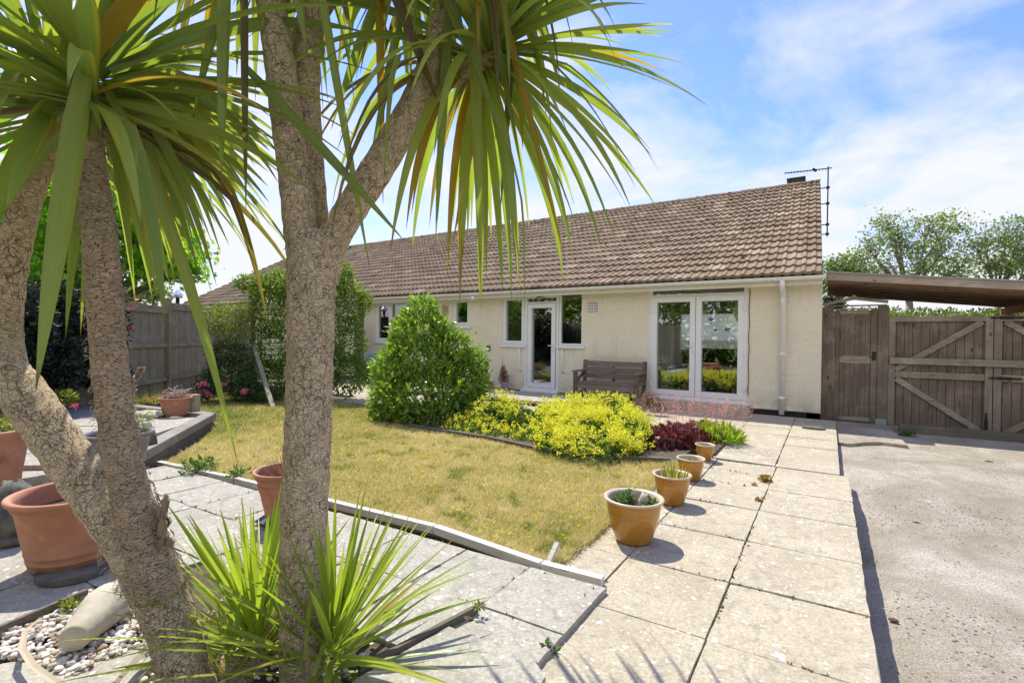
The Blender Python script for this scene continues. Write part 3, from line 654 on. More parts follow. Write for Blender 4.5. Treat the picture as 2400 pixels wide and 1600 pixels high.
wall_y(b, YB, 0.25, rear, sgn=-1)
YM = (Y0+YB)/2+0.2
RZ, RY = 5.30, 14.7
for x, s in ((XE, 1), (XW, -1)):
    b.poly([(x, Y0, 0.075), (x, YB, -0.05), (x, YB, ZT), (x, 14.7, 5.2), (x, Y0, ZT)])
    b.poly([(x-0.2*s, Y0+.25, -0.05), (x-0.2*s, YB-.25, -0.05), (x-0.2*s, YB-.25, ZT), (x-0.2*s, 14.7, 5.1), (x-0.2*s, Y0+.25, ZT)])
b.build('wall', 'render', H)
b = B(); wall_y(b, Y0+0.012, 0.2, [(-5.87, -5.0, 0.03, 0.2), (-2.98, -1.22, 0.03, 0.2)], z0=-0.04, z1=0.08); b.box((XE-0.2, Y0+.012, -0.3), (XE-0.012, YB-.012, 0.073)); b.build('damp_course', 'brickd', H)
# render bell drip edge
b = B()
for a, c in ((XW, -5.92), (-4.97, -3.02), (-1.18, -0.72), (-0.60, XE)): b.beam((a, Y0-0.006, 0.095), (c, Y0-0.006, 0.095), 0.03, 0.025, t=0)
b.build('render_drip', 'render', H)
# roof tiles
EY, EZ = 9.24, 2.36
SL = math.hypot(RY-EY, RZ-EZ); AN = math.atan2(RZ-EZ, RY-EY); NC = 18; GA = SL/NC
Uv = np.array([0, math.cos(AN), math.sin(AN)]); Nv = np.array([0, -math.sin(AN), math.cos(AN)])
tw = 0.30
prof = [(0.0, 0.0), (0.028, 0.020), (0.060, 0.022), (0.085, 0.002), (0.145, 0.0), (0.170, 0.018), (0.205, 0.020), (0.228, 0.002), (0.294, 0.0), (0.2995, -0.008)]
for side in (0, 1):
    b = B(); x_end = XE-0.01
    for c in range(NC):
        nt_ = int((x_end-XW+0.05)/tw)+1; off = 0.0
        for k in range(nt_):
            x1 = x_end-k*tw; x0 = x1-tw
            lift = random.uniform(-0.003, 0.004); sk = random.uniform(-0.006, 0.006); t = np.clip(random.gauss(0.5, 0.26), 0, 1)
            m_ = len(prof); V = []
            if side == 1 and k % 2: continue
            if side == 1: x0 = x1-2*tw
            w_ = tw*(1 if side == 0 else 2)
            for (s, h) in ((c*GA-0.012+sk, 0.042+lift), (c*GA-0.006+sk, 0.050+lift), ((c+1)*GA+0.02, 0.010)):
                for px_, ph in prof:
                    p = np.array([x0+px_*(w_/tw), EY, EZ])+Uv*s+Nv*(ph*1.15+h)
                    V.append(p)
            low = [np.array(V[i])-Nv*0.050 for i in range(m_)]
            V = low+V
            F = [(r*m_+i, r*m_+i+1, (r+1)*m_+i+1, (r+1)*m_+i) for r in range(3) for i in range(m_-1)]
            F += [(0, m_, 2*m_, 3*m_), (m_-1, 4*m_-1, 3*m_-1, 2*m_-1)]
            V = np.array(V)
            if side == 1: V[:, 1] = 2*RY-V[:, 1]; F = [f[::-1] for f in F]
            b.add(V, F, float(t))
    b.build('roof', 'tile', H)
b = B()
for y0_, z0_, y1_, z1_ in ((EY+0.02, EZ-0.02, RY, RZ-0.02), (2*RY-EY-0.02, EZ-0.02, RY, RZ-0.02)):
    b.poly([(XW, y0_, z0_), (XE, y0_, z0_), (XE, y1_, z1_), (XW, y1_, z1_)])
b.build('roof_deck', 'brickd', H)
# ridge tiles with moss
b = B(); x = XE-0.01; k = 0
while x > XW:
    r = 0.125+(0.008 if k % 2 else 0); V = []; n = 9
    for xx in (x, x-0.47):
        for j in range(n):
            a = math.pi*(-0.05+1.1*j/(n-1)); V.append((xx, RY-r*math.cos(a), RZ-0.02+r*0.8*math.sin(a)+random.uniform(-.004, .004)))
    V.append((x, RY, RZ-.02)); b.add(V, [(j, j+1, n+j+1, n+j) for j in range(n-1)]+[(2*n, j+1, j) for j in range(n-1)], random.random()*0.8); x -= 0.45; k += 1
b.build('ridge_tiles', 'tile', H)
b = B()
for i in range(1500):
    x = XE-random.random()**1.0*(XE-XW); s = SL*random.random()**(1/3) if i > 500 else SL-0.0
    p = np.array([x, EY, EZ])+Uv*s+Nv*(0.045 if i > 500 else 0.11); r = random.uniform(0.012, 0.035)
    if i <= 500: p = np.array([x, RY+random.uniform(-.1, .04), RZ+.055]); r *= .8
    b.ball(p, r, 6, 4, random.random(), (1.3, 1, 0.6), 0.5)
M['moss'] = plain('roof moss', (0.13, 0.09, 0.045), 0.95, var=0.5, sc=30, bmp=0.5)
b.build('moss', 'moss', H)
# verge board and barge
b = B(); b.beam((XE-0.025, EY+0.03, EZ-0.02), (XE-0.025, RY, RZ-0.03), 0.02, 0.10, t=.3); b.beam((XE-0.025, 2*RY-EY, EZ-0.02), (XE-0.025, RY, RZ-0.03), 0.02, 0.10, t=.3); b.build('verge_board', 'brickd', H)
# fascia, soffit, gutter
b = B(); b.box((XW, 9.32, 2.20), (XE, 9.34, 2.37), 0); b.box((XW, 9.34, 2.245), (XE, Y0-0.002, 2.262), 0); b.build('fascia', 'fascia', H)
b = B(); n = 9; V = []; R_ = 0.058; gy, gz = 9.255, 2.335
for x in (XE+0.05, XW):
    for r in (R_, R_-0.008):
        for j in range(n):
            a = math.pi*j/(n-1); V.append((x, gy-r*math.cos(a), gz-r*math.sin(a)))
F = [(j, j+1, 2*n+j+1, 2*n+j) for j in range(n-1)]+[(n+j+1, n+j, 3*n+j, 3*n+j+1) for j in range(n-1)]+[(0, 2*n, 3*n, n), (n-1, 2*n-1, 4*n-1, 3*n-1)]
F += [(j, n+j, n+j+1, j+1) for j in range(n-1)]
b.add(V, F, 0)
V2 = [(XE+0.051, gy-R_*math.cos(math.pi*j/(n-1)), gz-R_*math.sin(math.pi*j/(n-1))) for j in range(n)]; b.poly(V2)
for i in range(24):
    x = XE-0.35-i*0.92; w_ = 0.05 if i % 4 == 1 else 0.016; rr = R_+0.006; V = []
    for xx in (x, x-w_):
        for j in range(n):
            a = math.pi*j/(n-1); V.append((xx, gy-rr*math.cos(a), gz-rr*math.sin(a)))
    b.add(V, [(j, j+1, n+j+1, n+j) for j in range(n-1)]+[tuple(range(n)), tuple(range(2*n-1, n-1, -1))], 0)
b.build('gutter', 'gutter', H, smooth=False)
b = B(); b.tube([(-0.655, 9.255, 2.30), (-0.655, 9.255, 2.20), (-0.655, 9.28, 2.17), (-0.655, 9.49, 2.10), (-0.655, 9.52, 2.06), (-0.655, 9.52, 0.02)], [0.042]*6, 14)
for z in (1.93, 1.05, 0.3): b.tube([(-0.655, 9.52, z-.03), (-0.655, 9.52, z+.03)], 0.048, 14); b.box((-0.71, 9.545, z-.012), (-0.60, 9.598, z+.012), 0)
b.tube([(-0.655, 9.52, 1.93), (-0.655, 9.52, 2.04)], 0.049, 14)
b.build('downpipe', 'gutter', H, smooth=True)
# windows and doors
def rect(b, x0, x1, z0, z1, w, y0, y1, wb=None):
    wb = wb or w
    b.box((x0, y0, z0), (x0+w, y1, z1), 0); b.box((x1-w, y0, z0), (x1, y1, z1), 0)
    b.box((x0+w, y0, z0), (x1-w, y1, z0+wb), 0); b.box((x0+w, y0, z1-w), (x1-w, y1, z1), 0)
def pane(par, x0, x1, z0, z1, y=Y0+0.06):
    b = B(); b.box((x0, y, z0), (x1, y+0.004, z1), 0); return b.build('glass_pane', 'glass', par)
def window(x0, x1, z0, z1, panes, name='window', sill=True, yf=Y0+0.012):
    b = B(); rect(b, x0, x1, z0, z1, 0.045, yf, yf+0.07)
    for p in panes[:-1]: b.box((p[1]-0.002, yf+.002, z0+.045), (p[1]+0.05, yf+.068, z1-.045), 0)
    for (a, c, o) in panes:
        if o: rect(b, a+0.004, c-0.004, z0+0.042, z1-0.042, 0.045, yf-0.012, yf+0.05)
    w = b.build(name, 'upvc', H, bevel=0.004)
    for (a, c, o) in panes: pane(w, a+0.03, c-0.03, z0+0.06, z1-0.06)
    if sill:
        b = B(); b.box((x0-0.05, Y0-0.05, z0-0.035), (x1+0.05, Y0+0.05, z0-0.002), 0); b.box((x0-0.05, Y0-0.05, z0-0.06), (x1+0.05, Y0-0.03, z0-0.034), 0); b.build('window_sill', 'upvc', w, bevel=0.003)
    return w
window(-10.88, -9.3, 1.14, 2.22, [(-10.84, -10.3, True), (-10.25, -9.34, False)])
window(-8.02, -7.47, 1.56, 2.24, [(-7.98, -7.51, True)])
window(-6.5, -5.875, 1.12, 2.24, [(-6.46, -5.915, True)])
window(-4.995, -4.41, 1.12, 2.27, [(-4.955, -4.45, False)])
def handle(par, x, z, y, left=True):
    b = B(); b.box((x-0.014, y-0.012, z-0.11), (x+0.014, y-0.001, z+0.11), 0); b.tube([(x, y-0.01, z+0.03), (x, y-0.05, z+0.03)], 0.008, 8)
    b.tube([(x, y-0.05, z+0.03), (x+(-0.11 if left else 0.11), y-0.052, z+0.03)], 0.009, 8); b.build('handle', 'upvc', par)
    b = B(); b.tube([(x, y-0.002, z-0.08), (x, y-0.014, z-0.08)], 0.009, 10); b.build('lock', 'iron', par)
# kitchen door
b = B(); rect(b, -5.87, -5.0, 0.10, 2.24, 0.06, Y0+.0, Y0+.09, 0.05); b.box((-5.81, Y0+.003, 2.06), (-5.06, Y0+.087, 2.10), 0)
rect(b, -5.795, -5.075, 0.155, 2.055, 0.10, Y0-0.012, Y0+0.06)
kd = b.build('kitchen_door', 'upvc', H, bevel=0.004)
pane(kd, -5.70, -5.17, 0.25, 1.96); pane(kd, -5.80, -5.07, 2.10, 2.18, Y0+0.05)
handle(kd, -5.118, 1.08, Y0-0.012)
b = B(); b.box((-5.93, Y0-0.09, 0.055), (-4.97, Y0+0.02, 0.098), 0); b.build('threshold', 'upvc', kd, bevel=0.004)
# french doors
b = B(); rect(b, -2.98, -1.22, 0.15, 2.30, 0.055, Y0-0.0, Y0+.09, 0.05); b.box((-2.925, Y0+.003, 2.10), (-1.275, Y0+.087, 2.15), 0)
fd = b.build('french_door', 'upvc', H, bevel=0.004)
for a, c in ((-2.93, -2.105), (-2.095, -1.27)):
    b = B(); rect(b, a, c, 0.205, 2.10, 0.10, Y0-0.015, Y0+0.055); lf = b.build('door_leaf', 'upvc', H, bevel=0.004); pane(lf, a+0.09, c-0.09, 0.295, 2.01)
    if a < -2.5: handle(lf, -2.15, 1.13, Y0-0.015)
    hx = a-0.01 if a < -2.5 else c+0.01
    for z in (0.42, 1.06, 1.86):
        b = B(); b.tube([(hx, Y0-0.028, z-0.05), (hx, Y0-0.028, z+0.05)], 0.012, 8); b.box((hx-0.045, Y0-0.022, z-0.035), (hx+0.045, Y0-0.016, z+0.035), 0); b.build('hinge', 'upvc', lf)
pane(fd, -2.92, -1.28, 2.15, 2.24, Y0+0.05)
b = B(); b.box((-3.04, Y0-0.07, 0.115), (-1.17, Y0+0.02, 0.148), 0); b.build('threshold', 'upvc', fd, bevel=0.004)
b = B(); pts = [(-1.185+0.006*math.sin(i*1.3), Y0-0.008, 2.2-i*0.1) for i in range(20)]; b.tube(pts, 0.006, 5); b.build('cable', 'black', H)
# door surround panels beside the kitchen door, over the windows
for lo, hi in (((-6.55, Y0-0.008, 2.242), (-4.40, Y0+0.01, 2.262)), ((-3.02, Y0-0.01, 2.302), (-1.18, Y0+0.01, 2.332))): b = B(); b.box(lo, hi, 0); b.build('head_trim', 'fascia', H)
# vents, lamp, boxes, rails
b = B(); b.box((-4.30, Y0-0.008, 1.84), (-4.09, Y0+0.002, 2.04), 0.2)
av = b.build('air_vent', 'ventd', H); b = B()
for i in range(6): b.box((-4.29, Y0-0.014, 1.85+i*0.031), (-4.10, Y0-0.009, 1.867+i*0.031), 0)
for i in range(4): b.box((-4.295+i*0.062, Y0-0.017, 1.845), (-4.285+i*0.062, Y0-0.0145, 2.035), 0)
b.build('vent_bars', 'gutter', av)
b = B(); b.box((-8.38, Y0-0.02, 1.81), (-8.17, Y0, 2.08), 0)
for i in range(6): b.box((-8.36, Y0-0.03, 1.83+i*0.04), (-8.19, Y0-0.021, 1.845+i*0.04), 0)
b.build('air_vent', 'ventc', H, bevel=0.004)
b = B(); b.box((-6.93, Y0-0.05, 0.96), (-6.84, Y0, 1.08), 0); b.build('junction_box', 'black', H, bevel=0.012)
b = B(); b.ball((-5.45, Y0-0.05, 2.19), 0.06, 14, 8, 0, (1.5, 0.8, 0.9)); lm = b.build('wall_lamp', 'lampglass', H, smooth=True)
b = B()
for dx_ in (-0.05, 0, 0.05): b.tube([(-5.45+dx_, Y0-0.02, 2.25), (-5.45+dx_, Y0-0.105, 2.21), (-5.45+dx_, Y0-0.105, 2.16), (-5.45+dx_, Y0-0.02, 2.13)], 0.004, 5)
b.build('lamp_cage', 'brickd', lm)
b = B(); b.tube([(-7.12, 9.33, 2.2), (-7.1, 9.2, 2.17)], 0.02, 10); b.tube([(-7.1, 9.2, 2.17), (-7.0, 9.08, 2.20)], 0.03, 10); b.build('security_light', 'upvc', H, smooth=True)
for x in (-5.97, -4.87):
    b = B(); b.tube([(x, Y0-.001, 1.02), (x, Y0-0.06, 1.02), (x, Y0-0.075, 1.0), (x, Y0-0.075, 0.56), (x, Y0-0.06, 0.54), (x, Y0-.001, 0.54)], 0.017, 12)
    for z in (1.02, 0.54): b.tube([(x, Y0-.001, z), (x, Y0-0.012, z)], 0.038, 14)
    b.build('grab_rail', 'upvc', H, smooth=True)
# flues on the roof
b = B(); b.box((-0.78, 15.15, 5.0), (-0.47, 15.45, 5.42), 0); 
for x in (-0.78, -0.47):
    for y in (15.17, 15.43): b.tube([(x, y, 5.4), (x, y, 5.60)], 0.012, 6)
b.box((-0.86, 15.05, 5.60), (-0.42, 15.55, 5.63), 0); b.build('flue_cap', 'iron', H)
b = B(); fx = W(822, 575, 15.0); b.tube([(fx.x, 14.5, 5.0), (fx.x, 14.5, 5.5)], 0.1, 14); b.tube([(fx.x, 14.5, 5.5), (fx.x, 14.5, 5.56)], 0.17, 14); b.tube([(fx.x, 14.5, 5.62), (fx.x, 14.5, 5.68)], 0.15, 14); b.build('flue', 'chrome', H, smooth=True)
# interiors
def room(name, x0, x1, y1, wins=(), z0=0.14, z1=2.33):
    b = B(); y0_ = Y0+0.26
    b.poly([(x0, y0_, z0), (x0, y1, z0), (x0, y1, z1), (x0, y0_, z1)]); b.poly([(x1, y0_, z0), (x1, y1, z0), (x1, y1, z1), (x1, y0_, z1)])
    if not wins: b.poly([(x0, y1, z0), (x1, y1, z0), (x1, y1, z1), (x0, y1, z1)])
    b.poly([(x0, y0_, z1), (x1, y0_, z1), (x1, y1, z1), (x0, y1, z1)])
    b.build('room_lining', 'intw', H)
    b = B(); b.poly([(x0, y0_, z0+.004), (x1, y0_, z0+.004), (x1, y1, z0+.004), (x0, y1, z0+.004)]); b.build('room_floor', 'inof', H)
room('living', -4.6, -0.32, YB-0.26, wins=[1]); room('kitchen', -7.2, -4.7, 12.8); room('bed', -11.5, -9.0, 12.5); room('bath', -8.7, -7.3, 12.5)
def drape(b, x0, x1, y, z0, z1, k=9, amp=0.035, pull=0.0):
    n = k*6; V = []
    for j in range(13):
        f = j/12; z = z1+(z0-z1)*f
        for i in range(n+1):
            u = i/n; w_ = 1-pull*math.sin(math.pi*min(1, f/0.6)*0.5)*1.0
            x = x1-(x1-x0)*(1-u)*w_ if pull > 0 else x0+(x1-x0)*u
            V.append((x, y+amp*math.sin(u*k*2*math.pi)+amp*0.4*math.sin(u*k*4.3+1), z))
    b.add(V, [(j*(n+1)+i, j*(n+1)+i+1, (j+1)*(n+1)+i+1, (j+1)*(n+1)+i) for j in range(12) for i in range(n)], 0)
b = B(); drape(b, -2.95, -2.58, Y0+0.38, 0.16, 2.2, 6); b.build('curtain', 'curtain', H, smooth=True)
b = B(); drape(b, -1.85, -1.22, Y0+0.38, 0.9, 2.2, 8, 0.03, 0.72); b.build('curtain', 'curtain', H, smooth=True)
b = B(); drape(b, -4.4, -1.3, YB-0.4, 0.86, 2.2, 26, 0.03); b.build('net_curtain', 'net', H, smooth=True)
b = B(); drape(b, -10.84, -9.34, Y0+0.30, 1.15, 2.18, 16, 0.025); b.build('net_curtain', 'net', H, smooth=True)
b = B(); b.box((-3.4, 15.2, 0.15), (-1.4, 16.1, 0.6), 0); b.box((-3.4, 15.9, 0.6), (-1.4, 16.1, 1.0), 0); b.box((-3.6, 15.2, .15), (-3.4, 16.1, .78), 0); b.box((-1.4, 15.2, .15), (-1.2, 16.1, .78), 0); b.build('sofa', 'sofa', H, bevel=0.05)
b = B(); b.box((-3.9, 12.2, 0.85), (-3.0, 12.9, 0.89), 0)
for x, y in ((-3.85, 12.25), (-3.05, 12.25), (-3.85, 12.85), (-3.05, 12.85)): b.box((x-.03, y-.03, .15), (x+.03, y+.03, .85), 0)
b.build('table', 'sofa', H)
b = B(); b.box((-7.19, 12.2, .15), (-4.72, 12.78, 1.0), 0); b.build('kitchen_units', 'counter', H, bevel=0.005)
b = B(); b.box((-7.18, 12.18, 1.003), (-4.72, 12.76, 1.04), 0); b.box((-7.19, 12.79, 1.04), (-4.72, 12.8, 1.5), 0); b.build('worktop', 'iron', H)
b = B(); b.lathe([(0.001, 1.04), (0.08, 1.04), (0.085, 1.12), (0.06, 1.22), (0.03, 1.25), (0.001, 1.27)], (-5.9, 12.4, 0), 14); b.build('kettle', 'chrome', H, smooth=True)
b = B(); b.box((-6.44, Y0+0.3, 1.13), (-5.95, Y0+0.55, 1.16), 0); b.ball((-6.1, Y0+.42, 1.22), 0.09, 12, 8, 0, (1.4, .8, .6)); b.build('window_shelf', 'upvc', H)
b = B(); b.box((-6.9, 12.6, 1.5), (-6.2, 12.79, 2.1), 0); M['orange'] = plain('orange picture', (0.50, 0.20, 0.04), 0.6, var=0.5, sc=14); b.build('wall_picture', 'orange', H)
M['sticker'] = plain('blue green sticker', (0.02, 0.12, 0.12), 0.5)
for (cx_, cz_, s_) in ((-1.83, 1.66, 1), (-1.55, 1.47, 1), (-1.75, 1.46, .7)):
    b = B(); b.add([(cx_-.06*s_, Y0+.056, cz_-.01), (cx_, Y0+.056, cz_-.03*s_), (cx_+.07*s_, Y0+.056, cz_+.03*s_), (cx_, Y0+.056, cz_+.02*s_), (cx_-.03*s_, Y0+.056, cz_+.045*s_)], [(0, 1, 2, 3, 4)]); b.build('window_sticker', 'sticker', H)
# the house is a touch out of square: its depth runs slightly towards the left
def out_of_square(o):
    for ch in o.children:
        if ch.type == 'MESH':
            me = ch.data; a = np.empty(len(me.vertices)*3, np.float32); me.vertices.foreach_get('co', a); a = a.reshape(-1, 3)
            a[:, 0] -= 0.0262*np.maximum(a[:, 1]+9.6-9.7, 0); me.vertices.foreach_set('co', a.ravel()); me.update()
out_of_square(H)
# ================================================================== AERIAL, CARPORT, GATES
A = thing('tv_aerial', (XE+0.08, 14.6, 3.9), 'slim dark television aerial on a mast clamped to the roof gable', 'aerial')
ax = XE+0.03
b = B(); b.tube([(ax, 14.7, 3.92), (ax, 14.7, 5.68)], 0.015, 8); b.build('mast', 'iron', A)
b = B(); b.tube([(ax+0.08, 14.7, 5.63), (ax-0.95, 14.45, 5.60)], 0.013, 6); b.build('boom', 'iron', A)
b = B()
for i in range(14):
    f = i/13; c = Vector((ax-0.05-0.88*f, 14.7-0.23*f, 5.61)); h = 0.06-0.02*f
    b.tube([c+Vector((0, -h*2, -.0)), c+Vector((0, h*2, 0.0))], 0.005, 4); b.tube([c+Vector((0, 0, -h*.5)), c+Vector((0, 0, h*.5))], 0.006, 4)
b.tube([(ax-0.25, 14.62, 5.58), (ax-0.33, 14.60, 5.66)], 0.028, 6)
b.build('elements', 'iron', A)
for z in (3.98, 4.22, 4.75, 5.15):
    b = B(); b.tube([(ax+0.05, 14.7, z), (ax-0.18, 14.7, z)], 0.012, 6); b.box((ax-.035, 14.66, z-.025), (ax+.035, 14.74, z+.025), 0); b.build('bracket', 'iron', A)
CP = thing('carport', (2, 11, -0.1), 'lean-to carport with a brown timber underside joined to the bungalow corner', 'carport')
def cz(x): return 2.385-0.117*(x+0.06)
b = B()
for i in range(9):
    y0_ = 9.48+i*0.37; n = 18; V = []
    for x in (-0.02, 6.2):
        for j in range(n+1): V.append((x, y0_+0.37*j/n, cz(x)+0.008+0.012*math.sin(j/n*2*math.pi*3)))
    b.add(V, [(j, j+1, n+2+j, n+1+j) for j in range(n)], 0)
M['corr'] = plain('grey corrugated sheet', (0.33, 0.33, 0.32), 0.5, var=0.15); b.build('roof_sheet', 'corr', CP, smooth=True)
b = B()
for i in range(24):
    y = 9.50+i*0.137; b.beam((-0.02, y+0.066, cz(-0.02)-0.022-0.004*(i % 2)), (6.2, y+0.066, cz(6.2)-0.022-0.004*(i % 2)), 0.130, 0.018)
b.build('underside_boards', 'wroof', CP)
for i in range(9):
    y = 9.78+i*0.36; b = B(); b.beam((-0.02, y, cz(-0.02)-0.072), (6.2, y, cz(6.2)-0.072), 0.045, 0.085); b.build('joist', 'wroof', CP)
b = B(); b.beam((-0.02, 9.455, cz(-0.02)-0.045), (6.2, 9.455, cz(6.2)-0.045), 0.03, 0.115); b.build('front_board', 'wfas', CP)
b = B(); b.beam((-0.02, 9.445, cz(-0.02)+0.022), (6.2, 9.445, cz(6.2)+0.022), 0.06, 0.018); b.build('edge_trim', 'corr', CP)
for x in (2.75, 5.8):
    b = B(); b.beam((x, 10.6, cz(x)-0.19), (x, 12.8, cz(x)-0.19), 0.05, 0.12, t=0.1); b.build('beam', 'worange', CP)
    for yy in (10.7, 12.2): b = B(); b.box((x-.05, yy, -0.2), (x+.05, yy+.1, cz(x)-0.26)); b.build('post', 'wroof', CP)
YG = 9.9
SG = thing('side_gate', (0.35, YG, -0.09), 'tall narrow brown board gate with a low pediment beside the bungalow corner', 'gate')
b = B(); b.box((-0.10, YG-.05, -0.1), (0.079, YG+.05, 1.86), .3); b.build('gate_post', 'wbrown', SG, bevel=0.004)
b = B(); b.box((0.674, YG-.05, -0.1), (0.812, YG+.05, 1.87), .8); b.build('gate_post', 'wbrown', SG, bevel=0.004)
for x_ in ((0.082, .16), (.585, .672)): b = B(); b.box((x_[0], YG-.03, -.03), (x_[1], YG+.02, 1.80)); b.build('stile', 'wbrown', SG, bevel=0.003)
for z0_, z1_ in ((-0.03, 0.035), (0.93, 1.03), (1.74, 1.80)): b = B(); b.box((0.163, YG-.028, z0_), (0.582, YG+.018, z1_)); b.build('rail', 'wframe', SG, bevel=0.003)
for z0_, z1_ in ((0.04, 0.925), (1.035, 1.735)):
    b = B()
    for i in range(6): b.box((0.164+i*0.0698, YG-.012+random.uniform(-.003, .003), z0_), (0.164+(i+1)*0.0698-.004, YG+.006, z1_))
    b.box((0.1, YG+.008, z0_), (0.64, YG+.016, z1_), .3)
    b.build('board_panel', 'wbrown', SG)
b = B(); b.box((-0.06, YG-.04, 1.865), (0.79, YG+.04, 1.885)); b.box((0.1, YG-.06, 1.81), (0.66, YG-.02, 1.83)); b.build('head_rail', 'wframe', SG)
b = B(); b.beam((-0.09, YG-.03, 1.90), (0.35, YG-.03, 1.995), 0.03, 0.05); b.beam((0.35, YG-.034, 1.995), (0.80, YG-.034, 1.925), 0.03, 0.05)
r45 = Matrix.Rotation(math.radians(45), 4, 'Y'); b.box((0.315, YG-.065, 1.975), (0.385, YG-.04, 2.045), rot=r45); b.build('pediment', 'wframe', SG)
b = B(); b.box((0.605, YG-.045, 0.98), (0.655, YG-.03, 1.12), 0); b.tube([(0.63, YG-.04, 1.03), (0.63, YG-.075, 1.03), (0.56, YG-.08, 1.03)], 0.008, 6); b.build('handle', 'iron', SG)
b = B(); b.box((0.66, YG-.075, -0.09), (0.80, YG-.052, 0.035), 0); b.build('post_shoe', 'steel', SG)
def gate_leaf(x0, x1, flip, label):
    g = thing('double_gate', ((x0+x1)/2, YG, -0.05), label, 'gate', 'pair of driveway gate leaves'); w = x1-x0
    b = B(); n = int(w/0.098)
    for i in range(n): b.box((x0+i*w/n+.002, YG+random.uniform(-.003, .003), -0.03+random.uniform(-.01, .01)), (x0+(i+1)*w/n-.004, YG+.018, 1.64))
    b.box((x0, YG+.02, -.03), (x1, YG+.03, 1.63), .3)
    b.build('board_panel', 'wbrown', g)
    for x_ in (x0, x1-.085): b = B(); b.box((x_, YG-.045, -0.05), (x_+0.085, YG-.004, 1.6)); b.build('stile', 'wframev', g, bevel=0.003)
    for lo, hi in (((x0, YG-.05, 1.602), (x1, YG-.004, 1.685)), ((x0+.087, YG-.043, 0.72), (x1-.087, YG-.005, 0.82)), ((x0, YG-.055, -0.12), (x1, YG-.006, -0.052))): b = B(); b.box(lo, hi); b.build('rail', 'wframe', g, bevel=0.003)
    P = [(x0+.09, 0.845), (x1-.12, 1.595)], [(x0+.1, 0.70), (x1-.13, -0.03)]
    for (a, c) in P:
        xa, xb = (a[0], c[0]) if not flip else (x0+x1-a[0], x0+x1-c[0])
        b = B(); b.beam((xa, YG-.030, a[1]), (xb, YG-.030, c[1]), 0.022, 0.085, up=(0, 0, 1)); b.build('brace', 'wframe', g, bevel=0.002)
    return g
g1 = gate_leaf(0.815, 2.035, False, 'wide brown board gate leaf nearer the bungalow, with its diagonal braces fully in view')
g2 = gate_leaf(2.045, 3.27, True, 'second driveway gate leaf, cut off by the right edge, with black bolts')
b = B(); b.tube([(1.97, YG-.065, 0.25), (1.97, YG-.065, -0.05)], 0.012, 8); b.tube([(1.97, YG-.07, 0.14), (1.97, YG-.07, 0.02)], 0.022, 8); b.build('drop_bolt', 'iron', g1)
for zz in (.77, 1.65, -.07): b = B(); b.tube([(2.0, YG-.066, zz), (2.1, YG-.066, zz), (2.1, YG-.066, zz), (2.24, YG-.066, zz), (2.24, YG-.066, zz), (2.34, YG-.066, zz)], [.013, .013, .02, .02, .013, .013], 8); b.build('bolt', 'iron', g2)
b = B(); b.beam((0.83, YG-.085, 0.985), (3.5, YG-.085, 0.985), 0.03, 0.10, t=.5)
tag(b.build('gate_bar', 'wframe', bevel=0.004), 'long mossy timber bar lying across both driveway gate leaves', 'timber bar')
b = B(); b.box((0.93, 9.42, -0.12), (4.2, 9.60, 0.03), 0.6); tag(b.build('timber_sleeper', 'sleeperd', bevel=0.012), 'dark weathered timber beam on the drive under the double gate', 'sleeper')
b = B(); b.box((3.28, YG-.06, -.15), (3.40, YG+.06, 1.75)); tag(b.build('gate_post', 'wbrown'), 'brown gate post past the second driveway gate leaf', 'post')
# ================================================================== BENCH
BN = thing('garden_bench', (-3.64, 9.2, 0.02), 'weathered grey brown wooden bench against the cream wall', 'bench')
bx0, bx1, by0, by1 = -4.31, -2.97, 8.93, 9.42
for x in (bx0, bx1-.075):
    b = B(); b.box((x, by0, 0.0), (x+.075, by0+.07, 0.60), .4); b.build('front_leg', 'wbenchv', BN, bevel=0.005)
    b = B(); b.beam((x+.037, by1-.05, 0.0), (x+.037, by1+.03, 0.84), 0.075, 0.06, up=(0, 1, 0)); b.build('back_leg', 'wbenchv', BN, bevel=0.005)
    b = B(); b.box((x-.015, by0-.04, 0.605), (x+.085, by1, 0.64)); b.build('armrest', 'wbench', BN, bevel=0.008)
    b = B(); b.beam((x+.037, by0+.10, 0.42), (x+.037, by1-.06, 0.58), 0.03, 0.06); b.build('arm_brace', 'wbenchv', BN)
b = B(); 
for i in range(4): b.box((bx0+.01, by0+.0+i*0.115, 0.385), (bx1-.01, by0+.10+i*0.115, 0.41))
b.build('seat', 'wbench', BN, bevel=0.004)
b = B()
for i in range(3):
    z = 0.475+i*0.122; y = by1-0.035+i*0.013; b.box((bx0+.03, y-.028, z), (bx1-.03, y-.004, z+.105))
b.build('backrest', 'wbench', BN, bevel=0.005)
b = B()
for x in (-3.64,): b.box((x-.025, by1-.03, 0.42), (x+.025, by1+.01, 0.82))
b.build('back_stay', 'wbenchv', BN)
b = B(); b.box((bx0+.077, by0+.015, 0.285), (bx1-.077, by0+.045, 0.382)); b.build('apron', 'wbench', BN, bevel=0.004)
for xa, xb in ((bx0+.075, bx0+.25), (bx1-.075, bx1-.25)): b = B(); b.beam((xa, by0+.03, 0.16), (xb, by0+.03, 0.29), 0.025, 0.05); b.build('corner_brace', 'wbenchv', BN)
